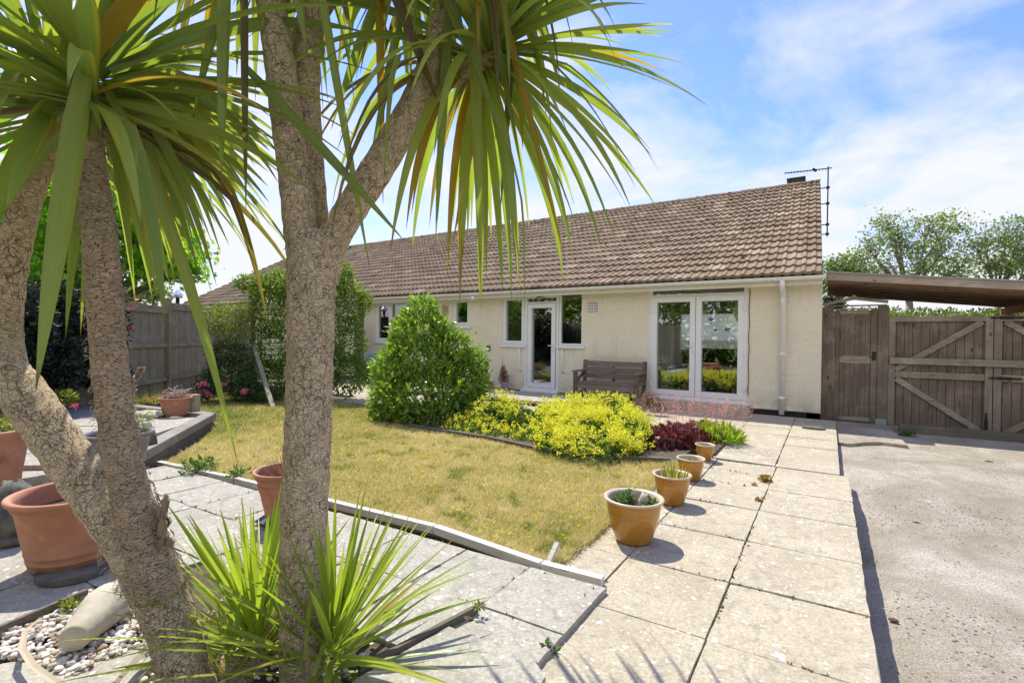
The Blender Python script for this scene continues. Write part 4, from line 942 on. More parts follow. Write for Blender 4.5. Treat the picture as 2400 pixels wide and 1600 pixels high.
# ================================================================== FENCE
fdir = Vector((-0.68, 0.73, 0)).normalized(); fn = Vector((0.73, 0.68, 0))
fp = G(381, 905, 0.0)
def fence_panel(a, c, zt, label, name='garden_fence'):
    root = thing(name, (a.x, a.y, 0), label, 'fence', 'timber garden fence')
    b = B(); L = (c-a).length; n = int(L/0.145)
    for i in range(n):
        p = a+(c-a)*((i+.5)/n); q = a+(c-a)*((i+.5)/n+0.0001)
        w_ = L/n*0.53; d_ = (c-a).normalized(); off = fn*(0.006*(i % 2))
        b.beam(Vector((p.x, p.y, 0.02))+off, Vector((p.x, p.y, zt-0.02))+off, w_*2, 0.014, up=tuple(fn))
    b.build('boards', 'wgrey', root)
    for z in (0.33, 1.05, zt-0.13):
        b = B(); b.beam(Vector((a.x, a.y, z))-fn*-0.03, Vector((c.x, c.y, z))-fn*-0.03, 0.05, 0.075); b.build('rail', 'wgreyh', root)
    return root
segs = [(-9.6, -7.2), (-7.05, -4.72), (-4.6, -2.35), (-2.25, -0.06), (0.06, 2.5), (2.6, 5.0)]
labs = ['grey board fence panel at the far left edge behind the dark hedge', 'grey board fence panel behind the dark hedge, second from the left edge', 'grey board fence panel hidden mostly by the dark hedge', 'grey board fence panel between the hairy leaning stem and the fence post', 'taller grey board fence panel right of the fence post above the terracotta pot', 'grey board fence panel behind the honeysuckle and arch']
for (s0, s1), lb, i in zip(segs, labs, range(6)):
    fence_panel(fp+fdir*s0, fp+fdir*s1, 1.88 if i < 4 else 1.98, lb)
for s, lb in ((-7.1, 'grey fence post deep in the dark hedge at the left'), (-4.66, 'grey fence post behind the dark hedge'), (-2.3, 'grey fence post beside the hairy leaning stem'), (0, 'square grey fence post above the terracotta pot on the raised patio'), (2.55, 'grey fence post behind the honeysuckle')):
    p = fp+fdir*s+fn*0.03; b = B(); b.beam((p.x, p.y, 0.0), (p.x, p.y, 2.04), 0.11, 0.11, up=tuple(fn)); tag(b.build('fence_post', 'wgrey', bevel=0.006), lb, 'fence post', 'fence posts')
# shed roof and flue beyond the fence
SH = thing('garden_shed', tuple(fp-fn*2.0), 'neighbour shed with a corrugated roof edge showing over the fence', 'shed')
c0 = fp-fn*1.2+fdir*-2.5; c1 = fp-fn*1.2+fdir*1.6; c2 = c1-fn*3; c3 = c0-fn*3
b = B(); 
for a, c in ((c0, c1), (c1, c2), (c2, c3), (c3, c0)): b.poly([(a.x, a.y, 0), (c.x, c.y, 0), (c.x, c.y, 2.0), (a.x, a.y, 2.0)])
b.build('wall', 'wgrey', SH)
b = B(); n = 60; V = []
for e0, e1, z in ((c0+fn*.15, c1+fn*.15, 2.06), (c3, c2, 2.3)):
    for j in range(n+1):
        p = e0+(e1-e0)*(j/n); V.append((p.x, p.y, z+0.02*math.sin(j*1.35)))
b.add(V, [(j, j+1, n+2+j, n+1+j) for j in range(n)], 0); M['rust'] = plain('rusty cement sheet', (0.30, 0.22, 0.16), 0.8, var=0.3); b.build('roof', 'rust', SH, smooth=True)
FL = thing('flue_pipe', tuple(D(408, 700, 13)), 'black flue pipe with a grey cowl rising over the fence', 'flue')
p0 = D(408, 720, 13); p1 = D(408, 684, 13)
b = B(); b.tube([p0-Vector((0, 0, 1.2)), p1], 0.045, 10); b.build('pipe', 'black', FL, smooth=True)
b = B(); b.lathe([(0.04, 0), (0.11, 0.0), (0.12, 0.05), (0.10, 0.06)], p1, 14); b.lathe([(0.14, 0.08), (0.001, 0.22)], p1, 14); b.build('cowl', 'chrome', FL, smooth=True)
b = B(); q = D(312, 700, 12.5); q2 = D(307, 632, 12.5); b.beam(Vector((q.x, q.y, 0)), q2, 0.1, 0.1); tag(b.build('timber_post', 'worange'), 'tall pale brown post standing beyond the fence under the maple', 'post')
# water butt beside the wall
b = B(); w = W(862, 868, 9.1); M['teal'] = plain('teal plastic', (0.10, 0.22, 0.24), 0.4); b.lathe([(0.001, 0), (0.22, 0), (0.26, 0.15), (0.27, 0.45), (0.25, 0.75), (0.2, 0.8), (0.001, 0.8)], (w.x, 9.1, 0), 24); tag(b.build('water_butt', 'teal', smooth=True), 'teal plastic water butt behind the big shrub', 'water butt')
# ================================================================== POTS
def pot_glazed(loc, r, h, label):
    root = thing('plant_pot', loc, label, 'plant pot', 'row of mustard glazed pots on the path')
    x, y, z = loc
    b = B(); k = r/0.19
    b.lathe([(0.001, 0.012), (r*.50, 0.012), (r*.56, 0.0), (r*.60, 0.004), (r*.615, 0.02), (r*.66, h*.14), (r*.77, h*.38), (r*.85, h*.62), (r*.885, h*.80), (r*.89, h*.90), (r*.885, h*.925)], loc, 56)
    b.build('body', 'glaze', root, smooth=True)
    b = B(); b.lathe([(r*.885, h*.922), (r*.93, h*.925), (r*.985, h*.945), (r, h*.97), (r*.985, h*.995), (r*.93, h), (r*.87, h*.985), (r*.83, h*.95), (r*.80, h*.8), (r*.76, h*.55), (r*.75, h*.5)], loc, 56)
    b.build('rim', 'rimc', root, smooth=True)
    b = B(); b.disc((x, y, z+h*.70), r*.79, 30, 0, 0.012); b.build('soil', 'compost', root)
    return root
P1 = pot_glazed((-1.04, 3.07, 0.003), 0.192, 0.275, 'largest mustard glazed pot, nearest the camera, holding a grey stone and small green plants')
P2 = pot_glazed((-1.02, 3.92, 0.003), 0.15, 0.232, 'mustard glazed pot with spiky yellow blades, second nearest')
P3 = pot_glazed((-1.05, 4.68, 0.003), 0.128, 0.20, 'mustard glazed pot with bare soil, third of the row')
P4 = pot_glazed((-1.09, 5.50, 0.003), 0.102, 0.172, 'smallest mustard glazed pot, farthest, beside the lime green plant')
def blades(b, c, n, L, spread, w=0.006, tint=(0, 1), r0=0.03, grav=0.6):
    for i in range(n):
        a = random.random()*6.283; s = random.random()**.7*spread; d = Vector((math.cos(a)*s, math.sin(a)*s, 1)).normalized()
        p = Vector(c)+Vector((math.cos(a), math.sin(a), 0))*r0*random.random(); l = L*random.uniform(.45, 1); V = []; sd = d.cross(Vector((0.2, 0.1, 1))).normalized() if s > .05 else Vector((1, 0, 0))
        sd = (Matrix.Rotation(random.random()*3, 3, d)@sd); K = 4
        for k in range(K+1):
            f = k/K; ww = w*(1-f**1.6)+0.0004; V += [p-sd*ww, p+sd*ww]; d = (d+Vector((0, 0, -grav*l/K*random.uniform(.6, 1.4)))).normalized() if k else d; p = p+d*(l/K)
        b.add(V, [(2*k, 2*k+1, 2*k+3, 2*k+2) for k in range(K)], tint[0]+(tint[1]-tint[0])*random.random())
b = B(); P, Nn = blob([(-1.13, 3.10, .22, .05, .05, .06), (-1.10, 3.16, .25, .04, .04, .05), (-0.945, 3.12, .225, .045, .05, .06), (-0.94, 3.05, .21, .04, .04, .045)], 420, 1.0); leaves(b, P, Nn, 0.028, 0.6); b.build('foliage', 'alchl', P1)
b = B(); P, Nn = blob([(-0.95, 3.02, .21, .04, .04, .035)], 260, 1.0); leaves(b, P, Nn, 0.02, 0.6); b.build('foliage', 'lime', P1)
b = B(); b.ball((-0.985, 3.12, 0.235), 0.045, 9, 7, 0.5, (0.9, 0.7, 1.4), 0.3); b.ball((-1.03, 3.0, 0.205), 0.02, 7, 5, 0.5, (1, 1, 1.2), 0.3); tag(b.build('stone', 'stone', smooth=True), 'rough grey stone sitting in the largest mustard pot', 'stone')
b = B(); blades(b, (-1.02, 3.92, .165), 55, 0.20, 0.45, 0.006, r0=0.10)
M['yblade'] = leafm('straw blade', (0.12, 0.08, 0.05), (0.40, 0.33, 0.08), (0.35, 0.40, 0.10)); b.build('foliage', 'yblade', P2)
b = B(); blades(b, (-1.05, 4.68, .14), 14, 0.08, 0.5, 0.004, r0=0.06); b.build('foliage', 'lime', P3)
def pot_terra(loc, rt, rb, h, label, group='terracotta pots', mat='terra', rings=True, soil=True):
    root = thing('plant_pot', loc, label, 'plant pot', group); x, y, z = loc
    pr = [(0.001, 0.004), (rb*.97, 0.0), (rb, 0.008)]
    def R(f): return rb+(rt*.90-rb)*f**0.9
    fs = [0.05, 0.12, 0.125, 0.15, 0.155, 0.22, 0.225, 0.25, 0.255, 0.5, 0.78] if rings else [0.1, 0.3, 0.5, 0.78]
    for f in fs: pr.append((R(f)*(1.012 if rings and f in (0.125, 0.15, 0.225, 0.25) else 1), h*f))
    pr += [(rt*.89, h*.845), (rt*.90, h*.85), (rt*.915, h*.87), (rt*.90, h*.885), (rt*.915, h*.93), (rt*.985, h*.94), (rt, h*.965), (rt*.985, h*.992), (rt*.94, h), (rt*.88, h*.985), (rt*.86, h*.9), (rt*.80, h*.6)]
    b = B(); b.lathe(pr, loc, 64); b.build('body', mat, root, smooth=True)
    if soil: b = B(); b.disc((x, y, z+h*.74), rt*.84, 30, 0, 0.015); b.build('soil', 'compost', root)
    return root
BP = G(172, 1277, 0.055); 
T1 = pot_terra((BP.x, BP.y, 0.029), 0.285, 0.185, 0.40, 'big terracotta pot with ribbed base and empty top behind the leaning trunk')
b = B(); b.lathe([(0.001, 0), (0.17, 0), (0.17, 0.03), (0.001, 0.03)], (BP.x+0.16, BP.y-0.03, 0.0295), 24); tag(b.build('pot_foot', 'stoned'), 'dark flat foot slab sticking out under the big terracotta pot', 'pot foot')
q = D(-30, 1180, 3.75); T2 = pot_terra((q.x, q.y, 0.029), 0.27, 0.17, 0.52, 'terracotta pot with an embossed rosette, cut off by the left edge')
qp = G(402, 953, 0.167); T3 = pot_terra((qp.x, qp.y, 0.166), 0.205, 0.135, 0.25, 'terracotta pot of twiggy pale flowers on the raised patio', rings=False)
# embossed rosettes
def rosette(par, c, out, s):
    out = out.normalized(); u = out.cross(Vector((0, 0, 1))).normalized(); w_ = u.cross(out).normalized(); b = B()
    def ring(cc, r):
        pts = [cc+u*(r*math.cos(a))+w_*(r*math.sin(a))*.8 for a in [i*math.pi/6 for i in range(13)]]; b.tube(pts, s*.07, 5, cap=False)
    ring(c, s*.25); ring(c, s*.55); ring(c-u*s*.7, s*.3); ring(c+u*s*.7, s*.3); b.build('rosette', 'terra', par)
tc_ = (Vector((0, 0, 0))-Vector((q.x, q.y, 0))).normalized(); rr_ = 0.232; dirr = (tc_+CR*0.55).normalized(); dirr.z = 0; rosette(T2, Vector((q.x, q.y, 0.029+0.30))+dirr*rr_, dirr, 0.05)
tc_ = (Vector((0, 0, 0))-Vector((qp.x, qp.y, 0))).normalized(); rosette(T3, Vector((qp.x, qp.y, 0.166+0.13))+tc_*0.163, tc_, 0.03)
b = B(); P, Nn = blob([(q.x, q.y, .55, .22, .22, .12)], 900, 1.0); leaves(b, P, Nn, 0.04, 0.5); b.build('foliage', 'honey', T2)
b = B(); c = Vector((qp.x, qp.y, .36)); blades(b, c, 110, 0.24, 1.3, 0.003, (0, 1), 0.1, 0.5); b.build('stems', 'dry', T3)
b = B(); P, Nn = blob([(c.x, c.y, .44, .16, .16, .13)], 700, 1.0); leaves(b, P, Nn, 0.022, 0.6); M['mauve'] = leafm('mauve petal', (0.22, 0.26, 0.10), (0.45, 0.34, 0.36), (0.62, 0.50, 0.55), 0.3, 0.6, (1, 1, 1)); b.build('foliage', 'mauve', T3)
qm = G(655, 1185, 0.055); T4 = pot_terra((qm.x, qm.y, 0.048), 0.205, 0.115, 0.335, 'wide rimmed plastic terracotta pot on a black saucer behind the upright trunk', rings=False)
b = B(); b.lathe([(0.001, 0), (0.17, 0), (0.19, 0.02), (0.185, 0.022), (0.165, 0.006), (0.001, 0.006)], (qm.x, qm.y, 0.030), 6); tag(b.build('saucer', 'black'), 'black angular saucer under the plastic terracotta pot', 'saucer')
b = B(); blades(b, (qm.x+.02, qm.y, .36), 60, 0.16, 1.2, 0.003, r0=0.1); b.build('dry_stems', 'dry', T4)
qn = G(272, 1072, 0.172); T5 = pot_terra((qn.x, qn.y, 0.17), 0.25, 0.17, 0.30, 'grey mauve plastic pot mostly hidden behind the hairy stem', mat='mauvepot', rings=False)
b = B(); P, Nn = blob([(qn.x+.15, qn.y+.08, .55, .13, .13, .12)], 500, 1.0); leaves(b, P, Nn, 0.03, 0.25); M['sage'] = leafm('grey sage leaf', (0.16, 0.19, 0.12), (0.27, 0.30, 0.22), (0.42, 0.44, 0.36)); b.build('foliage', 'sage', T5)
# lilac pot and dead conifer by the kitchen door
qd = G(1160, 893, 0.1); K = thing('plant_pot', (qd.x, qd.y, 0.1), 'lilac plastic pot holding a dead brown conifer by the cream wall', 'plant pot')
b = B(); b.lathe([(0.001, 0), (0.075, 0), (0.10, 0.16), (0.105, 0.165), (0.095, 0.165), (0.085, 0.12), (0.001, 0.12)], (qd.x, qd.y, .1), 24); b.build('body', 'pinkpot', K, smooth=True)
b = B(); P, Nn = blob([(qd.x-.04, qd.y, .34, .13, .11, .13), (qd.x-.05, qd.y, .46, .08, .08, .14), (qd.x-.06, qd.y, .58, .035, .035, .1)], 2200, 1.0); leaves(b, P, Nn, 0.03, 0.35, jit=.8); b.tube([(qd.x, qd.y, .2), (qd.x-.05, qd.y, .5), (qd.x-.08, qd.y-.01, .80), (qd.x-.07, qd.y, .86)], 0.004, 5); b.build('foliage', 'dry', K)
qe = G(1128, 893, 0.1); K2 = thing('plant_pot', (qe.x, qe.y, 0.1), 'small brown pot of dry stalks left of the dead conifer', 'plant pot')
b = B(); b.lathe([(0.001, 0), (0.05, 0), (0.07, 0.12), (0.06, 0.12), (0.05, 0.08), (0.001, 0.08)], (qe.x, qe.y, .1), 18); b.build('body', 'terra', K2, smooth=True)
b = B(); blades(b, (qe.x, qe.y, .18), 50, 0.18, 0.8, 0.003); b.build('dry_stems', 'dry', K2)
# ================================================================== PLANTS
def E_(px, py, d, rx, rz, ry=None):
    c = D(px, py, d); k = d*PS/FPX; return (c.x, c.y, c.z, rx*k, (ry or rx)*k, rz*k)
def plant(name, label, cat, base, parts, group=None):
    r = thing(name, base, label, cat, group)
    for (nm, mat, els, n, size, ratio, shell) in parts:
        b = B(); P, Nn = blob(els, n, shell); P = P[P[:, 2] > 0.0]; Nn = Nn[:len(P)] if len(Nn) != len(P) else Nn
        leaves(b, P, Nn, size, ratio); b.build(nm, mat, r)
    return r
def blobz(els, n, shell, zmin=0.01):
    P, Nn = blob(els, n, shell); k = P[:, 2] > zmin; return P[k], Nn[k]
# laurel
dS = 7.7
els = [E_(985, 900, dS, 118, 78), E_(970, 830, dS, 88, 66), (E_(965, 768, dS, 64, 54)), E_(968, 722, dS, 36, 36), E_(905, 925, dS-.1, 52, 52), E_(1065, 880, dS, 55, 62), E_(1040, 800, dS, 38, 40), E_(900, 850, dS, 42, 40), E_(1000, 955, dS-.3, 85, 40), E_(900, 965, dS-.3, 35, 28), E_(1020, 760, dS, 22, 26), E_(925, 785, dS, 26, 30), E_(1090, 835, dS, 28, 28)]
BS = thing('shrub', (-4.95, 5.6, 0), 'big rounded glossy green laurel bush rising to a point in front of the cream wall', 'shrub')
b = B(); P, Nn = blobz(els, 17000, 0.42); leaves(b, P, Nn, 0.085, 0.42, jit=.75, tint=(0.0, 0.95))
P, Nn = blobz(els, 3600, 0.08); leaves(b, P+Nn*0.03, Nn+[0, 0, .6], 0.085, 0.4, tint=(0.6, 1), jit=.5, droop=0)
PS_, NS_ = blobz(els, 140, .05, .3)
for i in range(min(75, len(PS_))):
    p = Vector(PS_[i]); d_ = (Vector(NS_[i])+Vector((0, 0, .9))).normalized(); L_ = random.uniform(.08, .22)
    Q = np.array([tuple(p+d_*L_*f) for f in np.linspace(0, 1, 9)]); leaves(b, Q, np.tile(d_, (9, 1)), .075, .4, tint=(.7, 1), jit=.55, droop=0)
b.build('foliage', 'laurel', BS)
b = B(); c = Vector((-4.95, 5.65, 0))
for i in range(14):
    e = els[i % len(els)]; b.tube([c+Vector((random.uniform(-.1, .1), random.uniform(-.1, .1), 0)), (c+Vector(e[:3]))*0.5+Vector((0, 0, -.1)), Vector(e[:3])], [0.02, 0.014, 0.006], 6)
b.build('stems', 'wood_limb', BS)
# arch with climber
AR = thing('garden_arch', tuple(G(700, 915, 0)), 'climber covered timber arch with trellis sides, behind the upright trunk', 'garden arch')
eA = [E_(618, 705, 10.2, 42, 62), E_(625, 800, 10.2, 48, 60), E_(610, 870, 10.2, 62, 55), E_(640, 650, 10.3, 26, 30), E_(690, 660, 10.3, 55, 34), E_(760, 650, 10.2, 45, 34), E_(800, 700, 10.0, 38, 55), E_(806, 790, 10.0, 36, 60), E_(800, 860, 9.9, 42, 50), E_(785, 625, 10.1, 22, 22), E_(838, 690, 10, 16, 20), E_(836, 850, 9.9, 18, 22), E_(700, 890, 10.0, 60, 36), E_(566, 650, 10.2, 22, 16), E_(600, 655, 10.2, 25, 25), E_(745, 840, 10.1, 50, 60), E_(740, 740, 10.2, 40, 70)]
b = B(); P, Nn = blobz(eA, 21000, 0.5); leaves(b, P, Nn, 0.065, 0.5, jit=.8, tint=(0, .75)); P, Nn = blobz([e for e in eA if e[2] > 1.6], 3500, 0.25); leaves(b, P+Nn*.06, Nn+[0, 0, .4], 0.06, 0.4, tint=(.6, 1)); b.build('foliage', 'climber', AR)
pa = G(581, 905, 0); 
b = B(); b.tube([pa, D(581, 690, 10.1)], 0.045, 8); b.build('post', 'wpale', AR)
b = B(); b.beam(G(627, 938, 0), D(577, 778, 10.1), 0.07, 0.07); b.build('leaning_post', 'wpale', AR)
q0 = G(841, 898, 0); b = B(); b.beam(q0, q0+Vector((0, 0, 1.75)), 0.08, 0.08); b.build('post', 'wpale', AR)
b = B(); o0 = D(596, 890, 10.35); u = (D(655, 890, 10.35)-o0)
for i in range(6): p = o0+u*(i/5); b.beam(p, p+Vector((0, 0, 1.7)), 0.025, 0.012)
for j in range(14): b.beam(o0+Vector((0, 0, .1+j*.12)), o0+u+Vector((0, 0, .1+j*.12)), 0.012, 0.025)
b.build('trellis', 'wpale', AR)
# dark door seen beyond the arch
b = B(); q0 = W(832, 895, 9.2); b.box((q0.x-.30, 9.15, 0), (q0.x+.05, 9.2, 1.85)); tag(b.build('timber_screen', 'wbrown'), 'dark brown timber screen between the arch and the bungalow window', 'screen')
# left border
HN = thing('honeysuckle', tuple(G(525, 915, 0)), 'pale yellow green honeysuckle spilling over the fence above the dark border', 'shrub')
eh = [E_(520, 735, 9.7, 56, 32), E_(480, 745, 9.7, 24, 22), E_(560, 715, 9.7, 30, 24), E_(500, 712, 9.8, 30, 18), E_(540, 765, 9.7, 40, 18)]
b = B(); P, Nn = blobz(eh, 3800, 0.7); leaves(b, P, Nn, 0.05, 0.45, jit=.8); b.build('foliage', 'honey', HN)
b = B()
for i in range(16): b.tube([G(530+i*3, 905, 0), D(500+i*5, 820, 9.8), D(480+i*6, 740, 9.7)], 0.007, 5)
b.build('stems', 'wood_limb', HN)
RS = thing('rose_bush', tuple(G(520, 915, 0)), 'dark leafy border bush with pink flowers at the foot of the fence', 'shrub')
er = [E_(530, 860, 9.4, 55, 42), E_(490, 880, 9.2, 38, 28), E_(560, 890, 9.2, 40, 28), E_(525, 812, 9.5, 42, 30), E_(470, 900, 9.0, 26, 18), E_(600, 905, 9.2, 40, 20)]
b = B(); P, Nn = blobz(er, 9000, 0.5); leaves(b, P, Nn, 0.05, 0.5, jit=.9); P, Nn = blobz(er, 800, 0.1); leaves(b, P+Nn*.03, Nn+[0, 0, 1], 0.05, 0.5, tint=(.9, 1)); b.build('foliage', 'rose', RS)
for (x, y) in ((513, 882), (467, 897), (455, 903), (478, 905), (560, 898), (460, 884), (470, 880)):
    c = D(x, y, 8.85); b = B(); P, Nn = blob([(c.x, c.y, c.z, .05, .05, .035)], 60, 1.0); leaves(b, P, Nn, 0.035, 0.6); b.build('flower', 'pink', RS)
# dark hedge over the fence at the left
HD = thing('hedge', tuple(G(170, 905, .1)), 'very dark shaded hedge under the bright maple at the left', 'hedge')
ed = [E_(120, 830, 6.9, 80, 85, 50), E_(215, 800, 7.6, 70, 90, 45), E_(60, 760, 6.4, 70, 110, 45), E_(200, 730, 7.5, 80, 80, 45), E_(250, 860, 7.7, 38, 45), E_(-60, 820, 5.7, 80, 130, 50), E_(120, 710, 7.0, 80, 75, 45), E_(262, 745, 7.8, 28, 70)]
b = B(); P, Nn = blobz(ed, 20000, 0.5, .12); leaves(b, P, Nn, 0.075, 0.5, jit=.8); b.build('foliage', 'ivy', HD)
b = B()
for (x, y, r) in ((285, 700, 14), (278, 735, 12), (290, 712, 10), (270, 780, 12)):
    c = D(x, y, 7.6); b.tube([c, c+CR*0.22+Vector((0, 0, .05))], 0.006, 4)
b.build('twigs', 'wood_limb', HD)
for (x, y) in ((312, 703), (300, 708), (305, 752), (118, 795)): b = B(); c = D(x, y, 7.5); P, Nn = blob([(c.x, c.y, c.z, .03, .03, .02)], 14, 1.0); leaves(b, P, Nn, 0.03, .5); b.build('flower', 'red', HD)
LG = plant('garden_plant', 'light green plant with small red flowers below the dark hedge', 'plant', tuple(G(140, 925, .17)), [('foliage', 'honey', [E_(140, 912, 6.4, 28, 14)], 900, 0.05, .5, 1.0)])
for (x, y) in ((172, 932), (128, 925)): b = B(); c = D(x, y, 6.2); P, Nn = blob([(c.x, c.y, c.z, .03, .03, .03)], 22, 1.0); leaves(b, P, Nn, 0.035, .6); b.build('flower', 'pink', LG)
# dried flower spike
DP = thing('dried_plant', tuple(G(312, 935, .17)), 'tall tan dried flower spike beside the hairy stem', 'plant')
b = B(); p0 = G(305, 935, .17); p1 = D(305, 880, 7.0); p2 = D(325, 845, 7.0); b.tube([p0, p1, p2], 0.008, 5)
for t in np.linspace(0, 1, 36):
    c = p1.lerp(p2, t) if t > .3 else p0.lerp(p1, .6+t); P = np.array([tuple(c)]*10); leaves(b, P, np.tile([0.3, .2, -.2], (10, 1)), 0.05, .5, jit=1)
b.build('seed_head', 'deadleaf', DP)
GR = thing('dry_grass_plant', tuple(G(345, 925, .17)), 'low wispy dry grass behind the terracotta pot on the raised patio', 'plant')
b = B()
for k in range(5): c = G(325+k*16, 928-(k % 2)*5, .165); blades(b, c, 45, 0.3, 1.5, 0.004, (0, .6), .08, .8)
b.build('foliage', 'yblade', GR)
b = B(); cS = G(345, 955, .17); b.ball(cS+Vector((0, 0, .03)), 0.16, 12, 8, .5, (1.6, .8, .3), .25); tag(b.build('rock', 'stone', smooth=True), 'low pale flat rock left of the terracotta pot on the raised patio', 'rock')
b = B(); cS = G(343, 1025, .17); b.tube([cS+Vector((0.02, 0, 0)), cS+Vector((0, 0, .12)), cS+Vector((-.06, 0, .22))], [.06, .05, .04], 9, jit=.2); tag(b.build('driftwood', 'stoned', smooth=True), 'grey stump of driftwood at the corner of the raised patio', 'driftwood')
# stone figure between the left pots
b = B(); c = D(30, 1200, 3.0); c.z = 0.028
b.ball(c+Vector((0, 0, .12)), .15, 14, 9, .2, (1.1, .9, .9), .15); b.ball(c+Vector((0.03, 0, .28)), .10, 12, 8, .2, (1.3, .8, .8), .25); b.ball(c+Vector((0, 0, .02)), .17, 12, 6, .2, (1.1, 1, .3), .15); b.tube([c+Vector((-.12, 0, .28)), c+Vector((-.2, 0, .32))], [.03, .01], 6)
tag(b.build('stone_figure', 'stoned', smooth=True), 'dark mossy stone ornament between the two big terracotta pots', 'ornament')
# alchemilla clumps
def alch(base, els, nf, label, green=1.0):
    r = thing('flower_clump', base, label, 'flowering plant', 'yellow flower clumps in the border')
    b = B(); P, Nn = blobz(els, int(4600*green), 0.5); star_leaves(b, P*[1, 1, 0.9], Nn+[0, 0, .4], 0.085, 5); b.build('leaves', 'alchl', r)
    b = B(); C, Cn = blobz(els, int(nf*1.25), 0.16); kk = (Cn[:, 2] > -0.25) & (vnoise(C[:, 0]+30, C[:, 1]+C[:, 2]*1.3, 6.5, 21) > .36); C = C[kk]+Cn[kk]*rng.uniform(-.03, .07, (kk.sum(), 1)); n = len(C); C = C+rng.normal(0, .02, C.shape)
    C[:, 2] += 0.02+0.05*rng.random(n); k = 13
    # tiny four petalled dots grouped in frothy sprays
    P = np.repeat(C, k, 0)+rng.normal(0, 0.017, (n*k, 3)); leaves(b, P, rng.normal(0, 1, (n*k, 3))+[0, 0, .8], 0.020, 0.85, jit=.5, droop=0); b.build('flowers', 'alch', r)
alch(tuple(G(1150, 1000, 0)), [E_(1060, 1000, 6.6, 50, 26), E_(1200, 1012, 6.2, 50, 22), E_(1130, 1010, 6.4, 60, 22), E_(1075, 990, 7.0, 50, 26), E_(1130, 965, 7.0, 62, 40), E_(1195, 970, 6.9, 50, 38), E_(1150, 935, 7.2, 40, 26), E_(1110, 1000, 6.8, 60, 22), E_(1185, 1003, 6.8, 50, 22)], 1500, 'left mound of frothy yellow flowers over round green leaves, next to the laurel bush', 1.3)
alch(tuple(G(1360, 1050, 0)), [E_(1345, 1000, 5.8, 100, 44), E_(1290, 985, 6.0, 70, 40), E_(1415, 995, 5.8, 72, 46), E_(1355, 1030, 5.35, 88, 38), E_(1240, 1002, 6.1, 36, 24), E_(1425, 1030, 5.4, 52, 34), E_(1280, 1022, 5.5, 46, 28)], 3800, 'largest mound of yellow flowers, at the front of the border by the row of pots', .8)
alch(tuple(G(1340, 975, 0)), [E_(1330, 950, 7.0, 60, 28), E_(1400, 945, 7.0, 50, 28), E_(1270, 955, 7.0, 50, 22)], 1100, 'rear mound of yellow flowers around the metal flower stake', .8)
alch(tuple(G(1462, 1000, 0)), [E_(1462, 985, 6.6, 30, 26)], 170, 'small sparse paler tuft of yellow flowers beside the dark red leaves', .3)
# grey foliage in front of laurel
GP = thing('iris_plant', tuple(G(1085, 960, 0)), 'upright blue green strap leaves between the laurel and the yellow flowers', 'plant')
b = B()
for k in range(6): c = G(1058+k*11, 955+(k % 2)*8, 0.0); blades(b, c, 22, 0.42, .35, 0.011, (0, 1), .06, .3)
M['iris'] = leafm('blue green strap', (0.05, 0.10, 0.05), (0.10, 0.16, 0.07), (0.17, 0.24, 0.10)); b.build('foliage', 'iris', GP)
# heuchera
HU = thing('heuchera', tuple(G(1580, 1040, 0)), 'dark red leaved plant with airy pink flower sprays beside the smallest pot', 'flowering plant')
eu = [E_(1515, 1018, 5.7, 45, 26), E_(1565, 1018, 5.75, 45, 26), E_(1560, 1000, 6.1, 70, 26), E_(1650, 1000, 6.4, 45, 22), E_(1704, 1026, 6.1, 14, 11), E_(1610, 990, 6.6, 50, 22)]
b = B(); P, Nn = blobz(eu, 4200, .6); star_leaves(b, P, Nn*.5+[0, -.2, .3], 0.07, 5, jit=1.0); b.build('leaves', 'heu', HU)
b = B(); bs = B()
for i in range(120):
    u = random.random(); x = 1370+u*390+random.gauss(0, 8); x = x if random.random() < .25 else 1440+random.random()*270
    base = G(1500+(x-1380)/380*210, 1012+random.uniform(-12, 12), 0.05); base.z = .12
    h = random.uniform(.45, .66); tip = Vector((base.x+random.gauss(0, .05)+(x-1560)*0.0007, base.y+random.gauss(.05, .08), h)); mid = base.lerp(tip, .5)+Vector((random.gauss(0, .01), 0, 0)); bs.tube([base, mid, tip], [.0010, .0009, .0006], 4, cap=False)
    n = 34; P = []
    for k in range(n):
        f = 1-0.42*random.random()**1.0; p = mid.lerp(tip, (f-.5)*2); w_ = .035*(1.05-f)/.45+.004; P.append((p.x+random.gauss(0, w_), p.y+random.gauss(0, w_), p.z+random.gauss(0, .008)))
    leaves(b, np.array(P), rng.normal(0, 1, (n, 3)), 0.010, .7, jit=.5)
b.build('flowers', 'heuf', HU); bs.build('flower_stalks', 'heuf', HU)
LM = thing('lime_plant', tuple(G(1655, 1036, 0)), 'lime green leafy clump between the dark red plant and the path', 'plant')
b = B(); el = [E_(1655, 1012, 6.1, 42, 24), E_(1630, 1000, 6.2, 26, 20), E_(1680, 1018, 6.1, 26, 18)]; P, Nn = blobz(el, 900, .7); leaves(b, P, Nn+[0, 0, .8], 0.12, 0.26, jit=.5); b.build('foliage', 'lime', LM)
